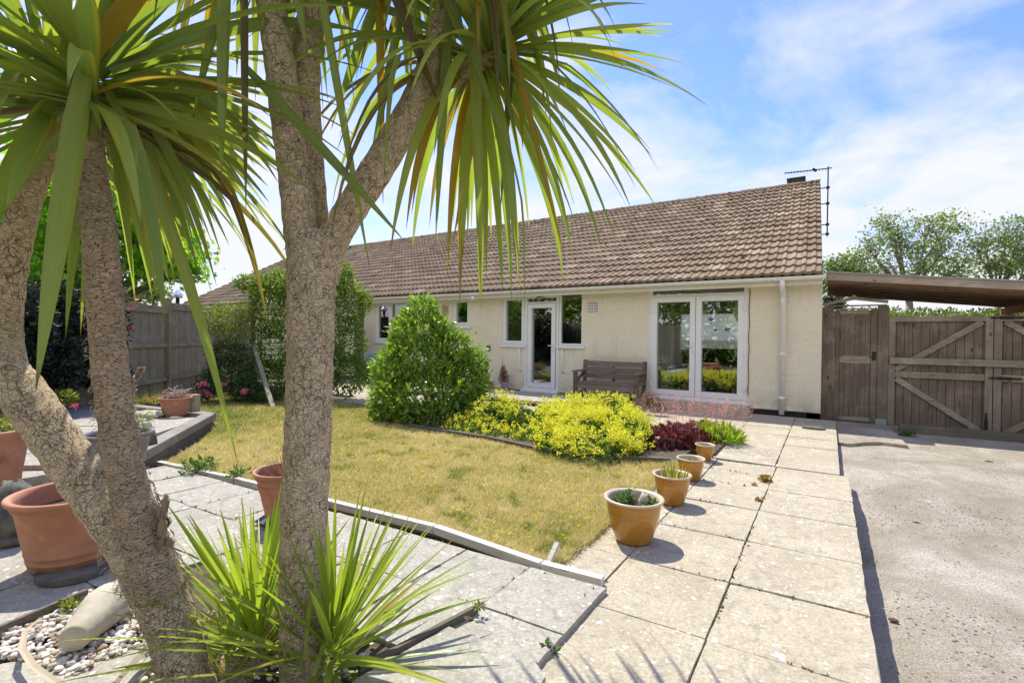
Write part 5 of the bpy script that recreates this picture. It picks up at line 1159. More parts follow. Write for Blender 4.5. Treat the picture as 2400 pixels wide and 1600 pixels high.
# dark ornaments behind the flowers and the metal flower
b = B(); c = G(1490, 952, 0); P, Nn = blobz([(c.x, c.y, .22, .14, .1, .2), (c.x+.2, c.y, .16, .12, .1, .14)], 900, 1.0); leaves(b, P, Nn, 0.05, .3, jit=1); r = thing('dried_plant', tuple(c), 'dark withered flower stems between the bench and the pink sprays', 'plant'); b.build('stems', 'dry', r)
MF = thing('metal_flower', tuple(D(1408, 975, 6.3)), 'metal garden stake with three drooping red flowers and a leaf', 'garden ornament')
b = B(); top = D(1411, 920, 6.3); bot = D(1406, 1010, 6.3); b.tube([bot, D(1408, 960, 6.3), top], 0.008, 6)
for (hx, hy, tx, ty) in ((1385, 914, 1374, 925), (1392, 921, 1382, 936), (1397, 928, 1392, 946)):
    b.tube([D(1411, 935, 6.3), D(1410, (hy+918)/2-4, 6.3), D((1410+hx)/2+4, hy-5, 6.3), D(hx, hy-3, 6.3), D(tx, ty-6, 6.3)], 0.006, 6, cap=True)
b.build('stake', 'iron', MF)
for (tx, ty) in ((1382, 935), (1390, 950), (1396, 965)):
    tx -= 8; ty -= 5; c = D(tx, ty, 6.28); b = B()
    for k in range(5):
        a = k*1.257; dd = Vector((math.cos(a)*.5, math.sin(a)*.5, -1)).normalized(); sd = dd.cross(Vector((0, 0, 1))).normalized()
        b.add([c, c+dd*.04+sd*.02, c+dd*.075+Vector((math.cos(a), math.sin(a), 0))*.012, c+dd*.04-sd*.02], [(0, 1, 2, 3)], .3+k*.1)
    M['redm'] = M.get('redm') or plain('painted red metal', (0.50, 0.06, 0.04), 0.35, var=.3); b.build('flower_head', 'redm', MF)
c = D(1419, 948, 6.28); b = B(); b.add([D(1408, 958, 6.3), D(1412, 948, 6.28), D(1424, 941, 6.27), D(1421, 952, 6.28)], [(0, 1, 2, 3)]); M['greenm'] = plain('painted green metal', (0.03, 0.09, 0.03), .4); b.build('leaf', 'greenm', MF)
# border edging
b = B(); pts = [G(1000, 1000, .03), G(1100, 1014, .03), G(1240, 1030, .03), G(1330, 1060, .03)]
pts = [Vector((-5.0, 4.98, .03)), Vector((-4.2, 4.95, .03)), Vector((-3.5, 4.93, .03)), Vector((-2.6, 4.76, .03)), Vector((-2.0, 4.85, .03)), Vector((-1.35, 5.15, .03))]
for i in range(len(pts)-1): b.beam(pts[i]-Vector((0, 0, .02)), pts[i+1]-Vector((0, 0, .02)), 0.045, 0.10)
tag(b.build('border_edging', 'sleeperd'), 'low dark timber edging between the lawn and the yellow flowers', 'edging')
b = B(); prism(b, [(-5.6, 5.1), (-4.2, 4.98), (-3.5, 4.96), (-2.6, 4.79), (-2.0, 4.88), (-1.30, 5.15), (-1.29, 5.75), (-1.04, 5.75), (-1.04, 6.5), (-6.8, 6.55), (-6.3, 5.6)], -0.04, 0.035); st(b.build('flower_bed', 'soil', org=(0, 0, 0)))
# lawn board
b = B(); pts = [(-0.975, 2.40), (-1.33, 2.375), (-2.17, 2.435), (-3.13, 2.36), (-4.33, 2.265), (-5.50, 2.13)]
for i in range(len(pts)-1): b.beam((pts[i][0], pts[i][1], 0.022), (pts[i+1][0]+.01, pts[i+1][1], 0.022), 0.048, 0.050, t=.1*i)
tag(b.build('lawn_edging', 'board'), 'bleached timber board edging between the dry lawn and the grey patio', 'edging')
b = B(); pk = G(1258, 1283, 0.05); b.beam(pk-Vector((0.0, 0.03, .05)), pk+Vector((0.01, .10, .06)), 0.028, 0.018); tag(b.build('wooden_peg', 'board'), 'small pale wooden peg leaning against the lawn edging board', 'peg')
# sleepers round the raised patio
for (a, c, z, lb) in (((-5.42, 1.93), (-7.12, 3.33), -.01, 'lower dark timber sleeper along the raised patio edge'), ((-5.40, 1.90), (-7.16, 3.36), .095, 'upper bleached timber sleeper along the raised patio edge'), ((-7.2, 3.42), (-9.8, 2.98), .09, 'timber sleeper along the back of the raised patio')):
    b = B(); off = -0.03 if z < 0 else 0; b.beam((a[0]+off, a[1], z+.05), (c[0]+off, c[1], z+.05), 0.16, 0.10); tag(b.build('timber_sleeper', 'sleeper' if z > 0 else 'sleeperd', bevel=.01), lb, 'sleeper')
b = B(); q0 = G(446, 945, .17); b.box((q0.x-.06, q0.y-.06, 0), (q0.x+.06, q0.y+.06, .42)); tag(b.build('short_post', 'wgrey', bevel=.006), 'short grey post just behind the terracotta pot on the raised patio', 'post')
# ================================================================== TREES
def tree(name, label, base, fork, els, nlimb, ncl, nleaf, clr, lsize, mat, r0=.14, star=False, group=None, tl=(0, 1)):
    root = thing(name, tuple(base), label, 'tree', group); base = Vector(base); fork = Vector(fork)
    els = [tuple(e) for e in els]; tr = B(); tr.tube([base, base.lerp(fork, .5)+Vector((.05*r0*10, 0, 0)), fork], [r0*1.15, r0, r0*.8], 10)
    C, _ = blob(els, ncl*2, 0.85); C = C[:ncl]
    hubs = []
    for i in range(nlimb):
        e = els[i % len(els)]; h = Vector(e[:3])+Vector((random.uniform(-.4, .4)*e[3], random.uniform(-.4, .4)*e[4], random.uniform(-.4, .3)*e[5])); mid = fork.lerp(h, .5)+Vector((random.gauss(0, .12), random.gauss(0, .12), .1))*((h-fork).length*.3)
        tr.tube([fork, mid, h], [r0*.5, r0*.32, r0*.16], 7); hubs.append((mid, h))
    tw = B()
    for c in C:
        c = Vector(c); m_, h = min(hubs, key=lambda q: (q[1]-c).length); s = m_.lerp(h, random.uniform(.4, 1)); md = s.lerp(c, .5)+Vector((random.gauss(0, .08), random.gauss(0, .08), .06))*(c-s).length
        tw.tube([s, md, c], [r0*.12, r0*.08, r0*.03], 4, cap=False)
    tr.build('trunk', 'wood_limb', root, smooth=True); tw.build('twigs', 'wood_limb', root)
    b = B(); P = np.repeat(C, nleaf, 0)+rng.normal(0, clr, (len(C)*nleaf, 3))*[1, 1, .7]; Nn = rng.normal(0, 1, P.shape)+[0, 0, .2]
    (star_leaves if star else leaves)(b, P, Nn, lsize, *([5] if star else [0.7]), tint=tl); b.build('crown', mat, root); return root
def ground_at(px, d, z=-0.3): c = D(px, 800, d); return Vector((c.x, c.y, z))
d = 27
tree('tree', 'tall open tree with pale limbs right of the aerial, above the carport roof', ground_at(2090, d), D(2088, 690, d), [E_(2000, 560, d, 50, 45), E_(2060, 530, d, 60, 48), E_(2130, 520, d, 60, 36), E_(2160, 570, d, 62, 50), E_(2100, 610, d, 90, 50), E_(1995, 620, d, 45, 35), E_(2190, 515, d, 35, 22), E_(2040, 500, d, 30, 22), E_(2200, 630, d, 50, 40), E_(2080, 580, d, 90, 60)], 12, 250, 22, .27, .15, 'far', .2, group='trees beyond the gates')
tree('tree', 'leafy tree cut off by the right edge above the carport roof', ground_at(2300, d), D(2290, 690, d), [E_(2260, 560, d, 45, 40), E_(2320, 550, d, 55, 42), E_(2370, 580, d, 60, 70), E_(2290, 610, d, 80, 50), E_(2340, 520, d, 40, 22), E_(2400, 540, d, 50, 60)], 10, 220, 22, .27, .15, 'far', .18, group='trees beyond the gates', tl=(0, .7))
tree('tree', 'small dark green tree just right of the bungalow gable', ground_at(1930, 24), D(1930, 690, 24), [E_(1925, 610, 24, 38, 26), E_(1965, 605, 24, 30, 24), E_(1900, 640, 24, 20, 25), E_(1950, 650, 24, 60, 30)], 7, 100, 34, .25, .15, 'far', .1, group='trees beyond the gates', tl=(0, .5))
FH = thing('hedge', tuple(ground_at(2150, 30)), 'pale green hedge and bushes seen between the gates and the carport roof', 'hedge')
b = B(); e = [E_(x, 745+random.uniform(-6, 6), 24+random.uniform(-2, 2), 55, 34) for x in range(1900, 2560, 45)]; P, Nn = blob(e, 11000, .5); leaves(b, P, Nn, .16, .6); b.build('foliage', 'far2', FH)
b = B(); P, Nn = blob([E_(1905, 690, 14.5, 18, 14), E_(1925, 700, 14.5, 16, 10)], 1200, .8); leaves(b, P, Nn, .06, .6); r = thing('shrub', tuple(ground_at(1905, 14.5)), 'dark ivy showing above the side gate next to the bungalow', 'shrub'); b.build('foliage', 'rose', r)
# maple
d = 9.9
tree('maple_tree', 'bright lime green maple overhanging the fence at the left', ground_at(120, 11.5), D(150, 760, 10.6), [E_(385, 575, 10.6, 75, 62), E_(430, 610, 10.6, 45, 38), E_(330, 520, 10.6, 85, 62), E_(120, 560, d, 120, 110), E_(200, 440, 10.4, 150, 90), E_(60, 640, 9.0, 60, 50), E_(190, 640, 9.8, 70, 50), E_(-40, 560, d, 130, 150), E_(320, 610, 10.4, 60, 36), E_(120, 690, 8.9, 60, 35)], 14, 420, 46, .17, .15, 'maple', .16, star=True)
tree('tree', 'small distant tree between the maple and the roof end', ground_at(355, 40), D(352, 690, 40), [E_(352, 672, 40, 26, 16), E_(300, 680, 40, 30, 14)], 4, 26, 50, .4, .3, 'far', .15)
# tall garden hedge behind the viewer, seen mirrored in the window panes
HB = thing('hedge', (-4, -9, -.3), 'tall leafy boundary hedge mirrored in the window panes', 'hedge')
b = B(); e = [(x, -8.5+random.uniform(-.5, .5), 1.6+random.uniform(-.3, .9), 1.6, 1.2, 2.6+random.uniform(-.3, 1.2)) for x in np.arange(-18, 10, 1.4)]; P, Nn = blobz(e, 30000, .5, -.3); leaves(b, P, Nn, .34, .6); b.build('foliage', 'climber', HB)
# ================================================================== CORDYLINES
def cleaf(b, p, d, L, Wd, g, t, K=11, twist=0.0, kink=None):
    p = Vector(p); d = Vector(d).normalized(); V = []; UV = []
    sd = d.cross(Vector((0, 0, 1)))
    sd = sd.normalized() if sd.length > .05 else Vector((1, 0, 0))
    sd = Matrix.Rotation(random.uniform(-.25, .25)+twist, 3, d)@sd
    ds = L/K
    for k in range(K+1):
        f = k/K; w_ = Wd*(0.62+0.38*min(1, f/.3)) if f < .3 else Wd*max(0.02, 1-((f-.3)/.7)**1.9)
        s = (sd-d*sd.dot(d)).normalized(); up = s.cross(d); fold = w_*.16
        V += [p-s*w_/2+up*fold, p-s*w_*.22, p+s*w_*.22, p+s*w_/2+up*fold]; UV += [(0.001, f), (.3, f), (.7, f), (1, f)]
        gg = g*(0.5+f)
        if kink and abs(f-kink) < .06: gg *= 9
        d = (d+Vector((0, 0, -gg*ds))).normalized(); sd = Matrix.Rotation(twist*.12, 3, d)@sd; p = p+d*ds
    F = [(4*k+i, 4*k+i+1, 4*k+i+5, 4*k+i+4) for k in range(K) for i in range(3)]
    b.add(V, F, t, uv=UV)
def crown(b, c, axis, n, L, Wd, spread=115, g0=.25, g1=2.2, old=.12, a0=8):
    c = Vector(c); axis = Vector(axis).normalized(); q = axis.to_track_quat('Z', 'Y')
    for i in range(n):
        age = (i+.5)/n; th = math.radians(a0+spread*age**.75+random.gauss(0, 6)); ph = i*2.39996+random.gauss(0, .2)
        d = q@Vector((math.sin(th)*math.cos(ph), math.sin(th)*math.sin(ph), math.cos(th)))
        r = q@Vector((math.cos(ph), math.sin(ph), 0)); p = c+axis*(.10-.20*age)+r*.022
        t = random.uniform(0, .8)
        if age > 1-old*1.8 and random.random() < .38: t = random.choice([.88, .90, .96, .98])
        elif random.random() < .025: t = .9
        l = L*random.uniform(.78, 1.08)*(0.7+.3*min(1, age*3)); g = g0+(g1-g0)*age*random.uniform(.55, 1.3)
        cleaf(b, p, d, l, Wd*random.uniform(.8, 1.12), g, t, twist=random.gauss(0, .15), kink=random.uniform(.25, .6) if random.random() < .07 else None)
def px_path(pts, n=6):
    """smooth path from (px,py,depth,radius px)"""
    P = []; R = []
    Q = [(D(x, y, d), r*d*PS/FPX) for x, y, d, r in pts]
    for i in range(len(Q)-1):
        p0 = Q[max(i-1, 0)][0]; p1, r1 = Q[i]; p2, r2 = Q[i+1]; p3 = Q[min(i+2, len(Q)-1)][0]
        for k in range(n):
            t = k/n; P.append(0.5*((2*p1)+(p2-p0)*t+(2*p0-5*p1+4*p2-p3)*t*t+(3*p1-p0-3*p2+p3)*t**3)); R.append(r1+(r2-r1)*t)
    P.append(Q[-1][0]); R.append(Q[-1][1]); return P, R
def stem(b, pts, n=36, jit=.018, nn=9, k=.87):
    P, R = px_path(pts, nn); R = [r*k for r in R]; R = [r*(1+.02*math.sin(i*1.7)+random.gauss(0, .008)) for i, r in enumerate(R)]; b.tube(P, R, n, jit=jit)
def hairs(b, pts, n, L=.06):
    P, R = px_path(pts, 8)
    for i in range(n):
        k = random.randrange(len(P)-1); p = P[k].lerp(P[k+1], random.random()); a = random.random()*6.28; d = (P[k+1]-P[k]).normalized(); u = d.cross(Vector((0.3, 1, .2))).normalized(); w_ = d.cross(u)
        o = u*math.cos(a)+w_*math.sin(a); s = p+o*R[k]*.85; l = L*random.uniform(.3, 1); e = s+o*l*.35+d*random.uniform(-1, 1)*l+Vector((0, 0, -.4*l)); tn = d*0.0012
        b.add([s-tn, s+tn, s.lerp(e, .5)+o*.006+tn, e, s.lerp(e, .5)+o*.006-tn], [(0, 1, 2, 3, 4)], random.random())
m1 = [(695, 1640, 1.84, 60), (694, 1500, 1.85, 55), (694, 1300, 1.85, 57), (703, 1100, 1.85, 58), (709, 950, 1.85, 58), (713, 800, 1.85, 58), (715, 690, 1.85, 60), (716, 610, 1.86, 62), (705, 540, 1.87, 54)]
T = thing('cordyline_tree', tuple(G(695, 1560, 0.02)), 'tall cordyline palm with the upright cracked trunk forking above the lawn', 'palm tree')
b = B(); stem(b, m1, 44); b.build('trunk', 'bark', T, smooth=True)
lA = [(712, 640, 1.87, 50), (693, 530, 1.87, 44), (676, 400, 1.87, 40), (655, 250, 1.88, 39), (640, 120, 1.88, 38), (622, 0, 1.88, 37), (605, -160, 1.88, 33), (598, -300, 1.88, 28)]
lB = [(722, 600, 1.93, 40), (718, 480, 1.98, 38), (708, 330, 2.0, 36), (702, 180, 2.0, 36), (712, 60, 2.0, 36), (760, -40, 2.02, 34), (840, -170, 2.05, 30), (880, -260, 2.08, 26)]
lC = [(735, 640, 1.86, 48), (760, 560, 1.88, 42), (800, 490, 1.90, 40), (862, 395, 1.94, 42), (925, 290, 1.98, 40), (975, 190, 2.0, 36), (1005, 90, 2.02, 32), (1035, -20, 2.04, 29), (1075, -220, 2.08, 25)]
lD = [(962, 205, 2.0, 28), (1020, 185, 2.07, 27), (1065, 160, 2.13, 27), (1120, 132, 2.2, 25)]
for L_ in (lA, lB, lC, lD): b = B(); stem(b, L_, 30); b.build('branch', 'bark', T, smooth=True)
b = B(); hairs(b, m1, 260, .07); tag(b.build('bark_fibres', 'deadleaf', T), kind='stuff')
UPc = Vector((0, 0, 1))
cr_ = B(); crown(cr_, D(1122, 130, 2.2), CR*.80+UPc*.50-CF*.25, 130, 1.10, .043, 118, .28, 2.1, .13); cr_.build('crown', 'cordy', T)
cr_ = B(); crown(cr_, D(598, -330, 1.9), UPc-CR*.1, 85, .92, .05, 130, .5, 3.0, .2); cr_.build('crown', 'cordy', T)
cr_ = B(); crown(cr_, D(890, -290, 2.1), UPc+CR*.15, 80, .9, .05, 125, .5, 3.0, .18); cr_.build('crown', 'cordy', T)
cr_ = B(); crown(cr_, D(1080, -250, 2.0), UPc+CR*.2-CF*.2, 85, .9, .052, 125, .5, 2.8, .18); cr_.build('crown', 'cordy', T)
# left cordyline
n1 = [(470, 1680, 1.70, 66), (432, 1560, 1.72, 62), (395, 1440, 1.72, 62), (345, 1320, 1.72, 68), (280, 1215, 1.73, 62), (200, 1110, 1.75, 58), (115, 990, 1.77, 57), (50, 900, 1.78, 56), (-15, 810, 1.8, 46), (-60, 700, 1.82, 40)]
n2 = [(370, 1360, 1.70, 64), (330, 1230, 1.68, 54), (290, 1090, 1.67, 45), (262, 930, 1.66, 43), (248, 780, 1.66, 43), (236, 620, 1.66, 42), (222, 480, 1.66, 38), (210, 370, 1.66, 33), (212, 280, 1.66, 29), (215, 215, 1.66, 26)]
n3 = [(25, 860, 1.80, 42), (12, 760, 1.82, 39), (22, 640, 1.82, 38), (45, 520, 1.82, 37), (75, 420, 1.82, 34), (105, 340, 1.82, 31), (125, 270, 1.82, 26)]
TL = thing('cordyline_tree', tuple(G(450, 1600, 0.02)), 'leaning cordyline palm at the left with a thick slanting trunk and a hairy upright stem', 'palm tree')
b = B(); stem(b, n1, 44, .03, k=.80); b.build('trunk', 'bark', TL, smooth=True)
b = B(); stem(b, n2, 34, .035, k=.80); b.build('branch', 'fibre', TL, smooth=True)
b = B(); stem(b, n3, 30, .02, k=.78); b.build('branch', 'bark', TL, smooth=True)
b = B(); hairs(b, n2, 900, .05); hairs(b, n1[:5], 900, .06); tag(b.build('bark_fibres', 'deadleaf', TL), kind='stuff')
b = B()
for i in range(26):
    p = D(365+random.gauss(6, 6), 1200+random.uniform(-40, 60), 1.66+random.uniform(-.03, .03)); b.beam(p, p+Vector((random.gauss(.02, .01), 0, random.uniform(.02, .07))), .006, .02)
b.build('bark_flakes', 'fibre', TL)
cr_ = B(); crown(cr_, D(215, 190, 1.62), UPc+CR*.05, 88, .92, .050, 96, .22, 1.4, .07); cr_.build('crown', 'cordy', TL)
cr_ = B(); crown(cr_, D(125, 235, 1.8), UPc-CR*.25, 66, .85, .050, 102, .35, 1.8, .1); cr_.build('crown', 'cordy', TL)
# explicit big hanging leaves close to the lens: root, via tip and droop
def hang(b, root, tip, Wd, t, sag=0.0, K=12):
    a = D(*root); e = D(*tip); m_ = a.lerp(e, .5)+Vector((0, 0, sag)); V = []; UV = []; F = []
    prev = None
    for k in range(K+1):
        f = k/K; p = a*(1-f)**2+m_*2*f*(1-f)+e*f*f; dd = ((m_-a)*(1-f)+(e-m_)*f).normalized(); s = dd.cross(p-CO).normalized(); s = (s+ (p-CO).normalized()*.35).normalized()
        w_ = Wd*(0.6+.4*min(1, f/.25)) if f < .3 else Wd*max(.02, 1-((f-.3)/.7)**2.2); n_ = s.cross(dd)
        V += [p-s*w_/2+n_*w_*.14, p-s*w_*.2, p+s*w_*.2, p+s*w_/2+n_*w_*.14]; UV += [(.001, f), (.3, f), (.7, f), (1, f)]
    F = [(4*k+i, 4*k+i+1, 4*k+i+5, 4*k+i+4) for k in range(K) for i in range(3)]; b.add(V, F, t, uv=UV)
hb = B()
for a in [((200, 130, 1.5), (82, 900, 1.15), .060, .45, .02), ((150, 200, 1.6), (-60, 560, 1.3), .06, .3, .05), ((130, 240, 1.6), (10, 500, 1.25), .055, .25, .08),
          ((215, 190, 1.6), (150, 780, 1.7), .04, .35, .1), ((230, 190, 1.6), (185, 770, 1.75), .03, .5, .1), ((240, 200, 1.6), (305, 640, 1.9), .045, .4, .2), ((250, 210, 1.6), (548, 1072, 1.9), .045, .5, .30),
          ((215, 130, 1.55), (420, -40, 1.4), .06, .9, .15), ((240, 200, 1.62), (640, 420, 1.8), .05, .35, .32), ((250, 160, 1.6), (840, 75, 2.0), .05, .2, .18)]: hang(hb, *a)
for i in range(58):
    f = i/57; tx = 330+f*330+random.gauss(0, 22); ty = (690-f*330)+random.gauss(0, 55); ty = min(ty, 700)
    d1 = random.uniform(1.75, 2.6)
    hang(hb, (240+random.uniform(-15, 25), 245+random.uniform(-50, 40), 1.68), (tx, ty, d1), random.uniform(.030, .045), random.choice([.1, .25, .4, .5, .6, .7, .78, .8, .9]) if i % 3 else .7, random.uniform(.12, .32)+.10*(1-f))
for i in range(22):
    ty = 90+i*15; hang(hb, (250+random.uniform(-10, 60), 215+random.uniform(-60, 40), 1.75), (560+random.uniform(-60, 60), ty+random.uniform(-10, 10), random.uniform(2.1, 2.7)), random.uniform(.026, .036), random.uniform(.3, .83), random.uniform(.02, .14))
hb.build('hanging_leaves', 'cordy', TL)
hb = B()
for a in [((520, -260, 1.7), (508, 430, 1.6), .045, .5, 0), ((560, -200, 1.75), (565, 490, 1.7), .028, .97, 0), ((560, -150, 1.8), (440, 290, 1.7), .04, .6, .1), ((650, -160, 1.8), (705, 120, 1.6), .04, .5, .05),
          ((715, -160, 1.75), (850, 620, 1.8), .032, .66, -.02), ((560, 150, 1.75), (930, 555, 1.7), .040, .1, .02), ((1085, -150, 1.9), (1105, 615, 2.0), .052, .55, .0), ((1040, -100, 1.9), (1000, 560, 2.0), .040, .3, .02),
          ((1120, -100, 1.9), (1300, 605, 2.1), .030, .9, .05), ((1100, -100, 1.9), (1200, 400, 2.1), .028, .1, .05), ((870, -100, 1.9), (1015, 260, 1.9), .045, .97, .03), ((870, -130, 2.0), (880, 470, 2.1), .035, .9, 0), ((900, -60, 2.0), (760, 300, 2.1), .04, .3, .1),
          ((960, -140, 1.9), (835, 480, 2.0), .035, .2, .08), ((1180, 100, 2.1), (1150, 480, 2.2), .03, .97, .04), ((1130, 140, 2.2), (1040, 560, 2.3), .035, .9, .08), ((960, -150, 2.2), (775, 250, 2.3), .03, .7, 0), ((1000, -60, 1.85), (1180, 380, 1.9), .035, .2, .05)]: hang(hb, *a)
hb.build('hanging_leaves', 'cordy', T)
# offshoots at the trunk base
def offshoot(c, n, L, label, lean=(0, 0), Wd=.026, sp=58):
    r = thing('cordyline_offshoot', tuple(c), label, 'plant', 'young cordyline shoots'); b = B(); ax_ = Vector((lean[0], lean[1], 1))
    crown(b, Vector(c)+Vector((0, 0, .05)), ax_, n, L, Wd, sp, .1, .7, .08, 2); b.build('leaves', 'offshoot', r); return r
offshoot(G(590, 1500, .03), 78, .62, 'spiky lime green shoot between the two trunks, left of the upright trunk', (-.12, 0))
offshoot(G(765, 1530, .05), 80, .66, 'spiky lime green shoot fanning out right of the upright trunk base', (.22, .05), sp=74)
offshoot(G(530, 1560, .03), 16, .26, 'small bright shoot low between the trunks at the bottom edge', (.05, 0), .018, 40)
offshoot(G(705, 1600, .03), 12, .50, 'sparse drooping green shoot at the bottom edge in front of the upright trunk', (-.1, -.3), .02, 95)
b = B(); c = G(560, 1470, .02); b.tube([c+Vector((-.05, .05, -.05)), c+Vector((0, 0, .1)), c+Vector((.02, -.02, .16))], [.17, .15, .10], 22, jit=.08); b.tube([c+Vector((.15, -.1, -.05)), c+Vector((.16, -.1, .08))], [.12, .07], 18, jit=.08)
b.build('root_mound', 'fibre', TL, smooth=True)
# ================================================================== SMALL THINGS
b = B(); LG0 = G(166, 1468, .11); LG1 = G(262, 1362, .13); dd = (LG1-LG0); dd.z = .0
pr = [(0, .045), (.03, .052), (.12, .056), (.3, .066), (.55, .082), (.75, .088), (.9, .080), (1.0, .055), (1.06, .02)]
b.tube([LG0+dd*f*1.05 for f, r in pr], [r for f, r in pr], 26); tag(b.build('stone_bottle', 'stone', smooth=True), 'bottle shaped pale stone lying on the pebbles beside the leaning trunk', 'stone')
b = B(); PP = [(G(0, 1448, .02)), G(185, 1372, .02), G(300, 1345, .02), G(440, 1480, .02), G(380, 1462, .02), G(165, 1568, .02), G(0, 1515, .02)]
poly = [(p.x, p.y) for p in PP]; xs = [p[0] for p in poly]; ys = [p[1] for p in poly]; cnt = 0
while cnt < 1500:
    x, y = random.uniform(min(xs)-.1, max(xs)), random.uniform(min(ys)-.1, max(ys))
    if inpoly(np.array([x]), np.array([y]), poly)[0]:
        r = random.uniform(.006, .015); b.ball((x, y, .03+random.uniform(0, .022)), r, 7, 4, random.random(), (random.uniform(.9, 1.5), 1, random.uniform(.5, .8)), .25, Matrix.Rotation(random.random()*3, 3, 'Z')); cnt += 1
for i in range(260):
    x, y = random.uniform(-2.2, -1.42), random.uniform(.6, 1.45); r = random.uniform(.005, .013); b.ball((x, y, .025), r, 7, 4, random.random(), (1.3, 1, .6), .25)
tag(b.build('pebbles', 'pebble', smooth=True), 'white and tan pebbles filling the planting bed', 'pebbles', kind='stuff')
# strips edging the bed
b = B(); a, c = G(0, 1452, .05), G(200, 1366, .05); b.beam(a-(c-a)*.5, c, .02, .06); tag(b.build('bed_edging', 'sleeperd'), 'dark brown edging strip behind the white pebbles', 'edging')
b = B(); b.beam(G(825, 1545, .035), G(1095, 1402, .035), .02, .055); tag(b.build('bed_edging', 'sleeperd'), 'brown edging board right of the spiky shoot along the tilted slab', 'edging')
def flat_leaf(pts, w, label, t):
    b = B(); V = []; n = len(pts)
    Q = [Vector(p) for p in pts]
    for i, p in enumerate(Q):
        d_ = (Q[min(i+1, n-1)]-Q[max(i-1, 0)]).normalized(); s = d_.cross(Vector((0, 0, 1))).normalized(); ww = w*(.35+.65*math.sin(math.pi*(i+.3)/(n)))*.5
        V += [p-s*ww+Vector((0, 0, .006)), p, p+s*ww+Vector((0, 0, .006))]
    b.add(V, [(3*i+j, 3*i+j+1, 3*i+j+4, 3*i+j+3) for i in range(n-1) for j in range(2)], t, uv=[(j/2+.001, i/(n)) for i in range(n) for j in range(3)])
    tag(b.build('fallen_leaf', 'deadleaf'), label, 'dead leaf', 'dry fallen cordyline leaves')
flat_leaf([G(95, 1420, .085), G(58, 1450, .10), G(50, 1490, .105), G(75, 1530, .10), (G(120, 1562, .09)), G(200, 1600, .08)], .024, 'long pale dry leaf curling over the white pebbles at the bottom left', .9)
flat_leaf([G(395, 1440, .11), G(355, 1475, .09), G(320, 1510, .085), G(265, 1572, .082)], .03, 'straight brown dry leaf on the slab left of the leaning trunk base', 0.0)
flat_leaf([G(318, 1400, .08), G(316, 1425, .06), G(310, 1450, .04)], .04, 'short pale dry leaf stub just right of the bottle shaped stone', .95)
def clump(loc, r, n, mat, size, label, name='weed'):
    b = B(); P, Nn = blobz([(loc[0], loc[1], loc[2]+r*.3, r, r, r*.7)], n, 1.0, loc[2]); leaves(b, P, Nn+[0, 0, .3], size, .5); rt = thing(name, loc, label, 'weed', 'weeds between the paving'); b.build('foliage', mat, rt)
M['rusty'] = leafm('rusty weed', (0.16, 0.07, 0.03), (0.34, 0.18, 0.06), (0.40, 0.30, 0.10))
cA = G(1757, 1105, 0); clump((cA.x, cA.y, 0.0), .055, 420, 'rusty', .022, 'rusty orange weed in the path joint, larger and farther')
cA = G(1742, 1150, 0); clump((cA.x, cA.y, 0.0), .022, 90, 'rusty', .02, 'small reddish weed in the path joint, nearer the camera')
cA = G(1733, 1114, 0); clump((cA.x, cA.y, 0.0), .018, 60, 'rusty', .016, 'tiny rusty tuft left of the larger rusty weed')
cA = G(1275, 1500, 0); clump((cA.x-.03, cA.y, 0.0), .03, 70, 'alchl', .03, 'small green weed in the gap beside the tilted corner slab')
cA = G(1100, 1394, .07); clump((cA.x, cA.y, 0.07), .02, 40, 'honey', .02, 'tiny green weed where four grey slabs meet')
cA = G(545, 1092, .05); clump((cA.x, cA.y, 0.03), .10, 160, 'alchl', .035, 'green weed tuft by the lawn board left of the plastic pot')
cA = G(460, 1075, .05); clump((cA.x, cA.y, 0.0), .16, 420, 'alchl', .04, 'low green weeds along the shaded lawn corner', )
cA = G(160, 1392, .06); clump((cA.x, cA.y, 0.04), .04, 60, 'honey', .035, 'yellow green weed behind the bottle shaped stone')
cA = G(2085, 1000, -.08); clump((cA.x, cA.y, -.09), .10, 420, 'alchl', .03, 'green weeds at the foot of the gate post')
cA = G(228, 1055, .2); 
b = B()
for (dx_, dy_, t_) in ((-.06, .0, .3), (.0, .02, .95), (.05, 0, .92), (.02, -.03, .2)): cleaf(b, G(238, 1090, .08), Vector((dx_*4, dy_*4, 1)), .34, .06, 2.2, t_)
r = thing('young_plant', tuple(G(238, 1090, .08)), 'young plant with yellow and green leaves between the two left trunks', 'plant'); b.build('leaves', 'offshoot', r)
M['litter'] = plain('brown litter', (0.10, 0.06, 0.035), .9, var=.4)
for (x, y, s, z, lb) in ((2105, 1205, .034, -.2, 'brown dead leaf curled on the drive nearest the path'), (2052, 1428, .02, -.2, 'small brown leaf on the drive at the edge of the path shadow'), (1077, 1427, .02, .075, 'small dark twig on the grey slab'), (2270, 1062, .03, -.1, 'brown leaf lying far out on the drive')):
    c = G(x, y, z); b = B(); b.ball(c+Vector((0, 0, .012)), s, 8, 5, .5, (1.3, .8, .4), .5); tag(b.build('dead_leaf', 'litter'), lb, 'dead leaf', 'litter on the ground')
b = B(); c = G(1868, 985, .0); b.ball((c.x, c.y, .02), .13, 14, 6, .5, (1.2, .7, .2), .1); tag(b.build('flat_stone', 'stoned', smooth=True), 'flat reddish brown stone at the foot of the wall beside the downpipe', 'stone')
b = B()
lines = [((-0.42, -0.5), (-0.42, 5.6), 260), ((-0.985, 2.2), (-0.985, 5.6), 90), ((-0.44, 5.7), (-0.44, 9.3), 90), ((-1.27, 2.3), (-1.3, 5.1), 90), ((-0.93, 1.6), (-0.93, 2.3), 60)]
for r_ in rows: lines.append(((-0.98, r_-.02), (0.17, r_+.01), 26))
for r_ in RW[:6]: lines.append(((-5.2, r_-.19), (-0.95, r_), 60))
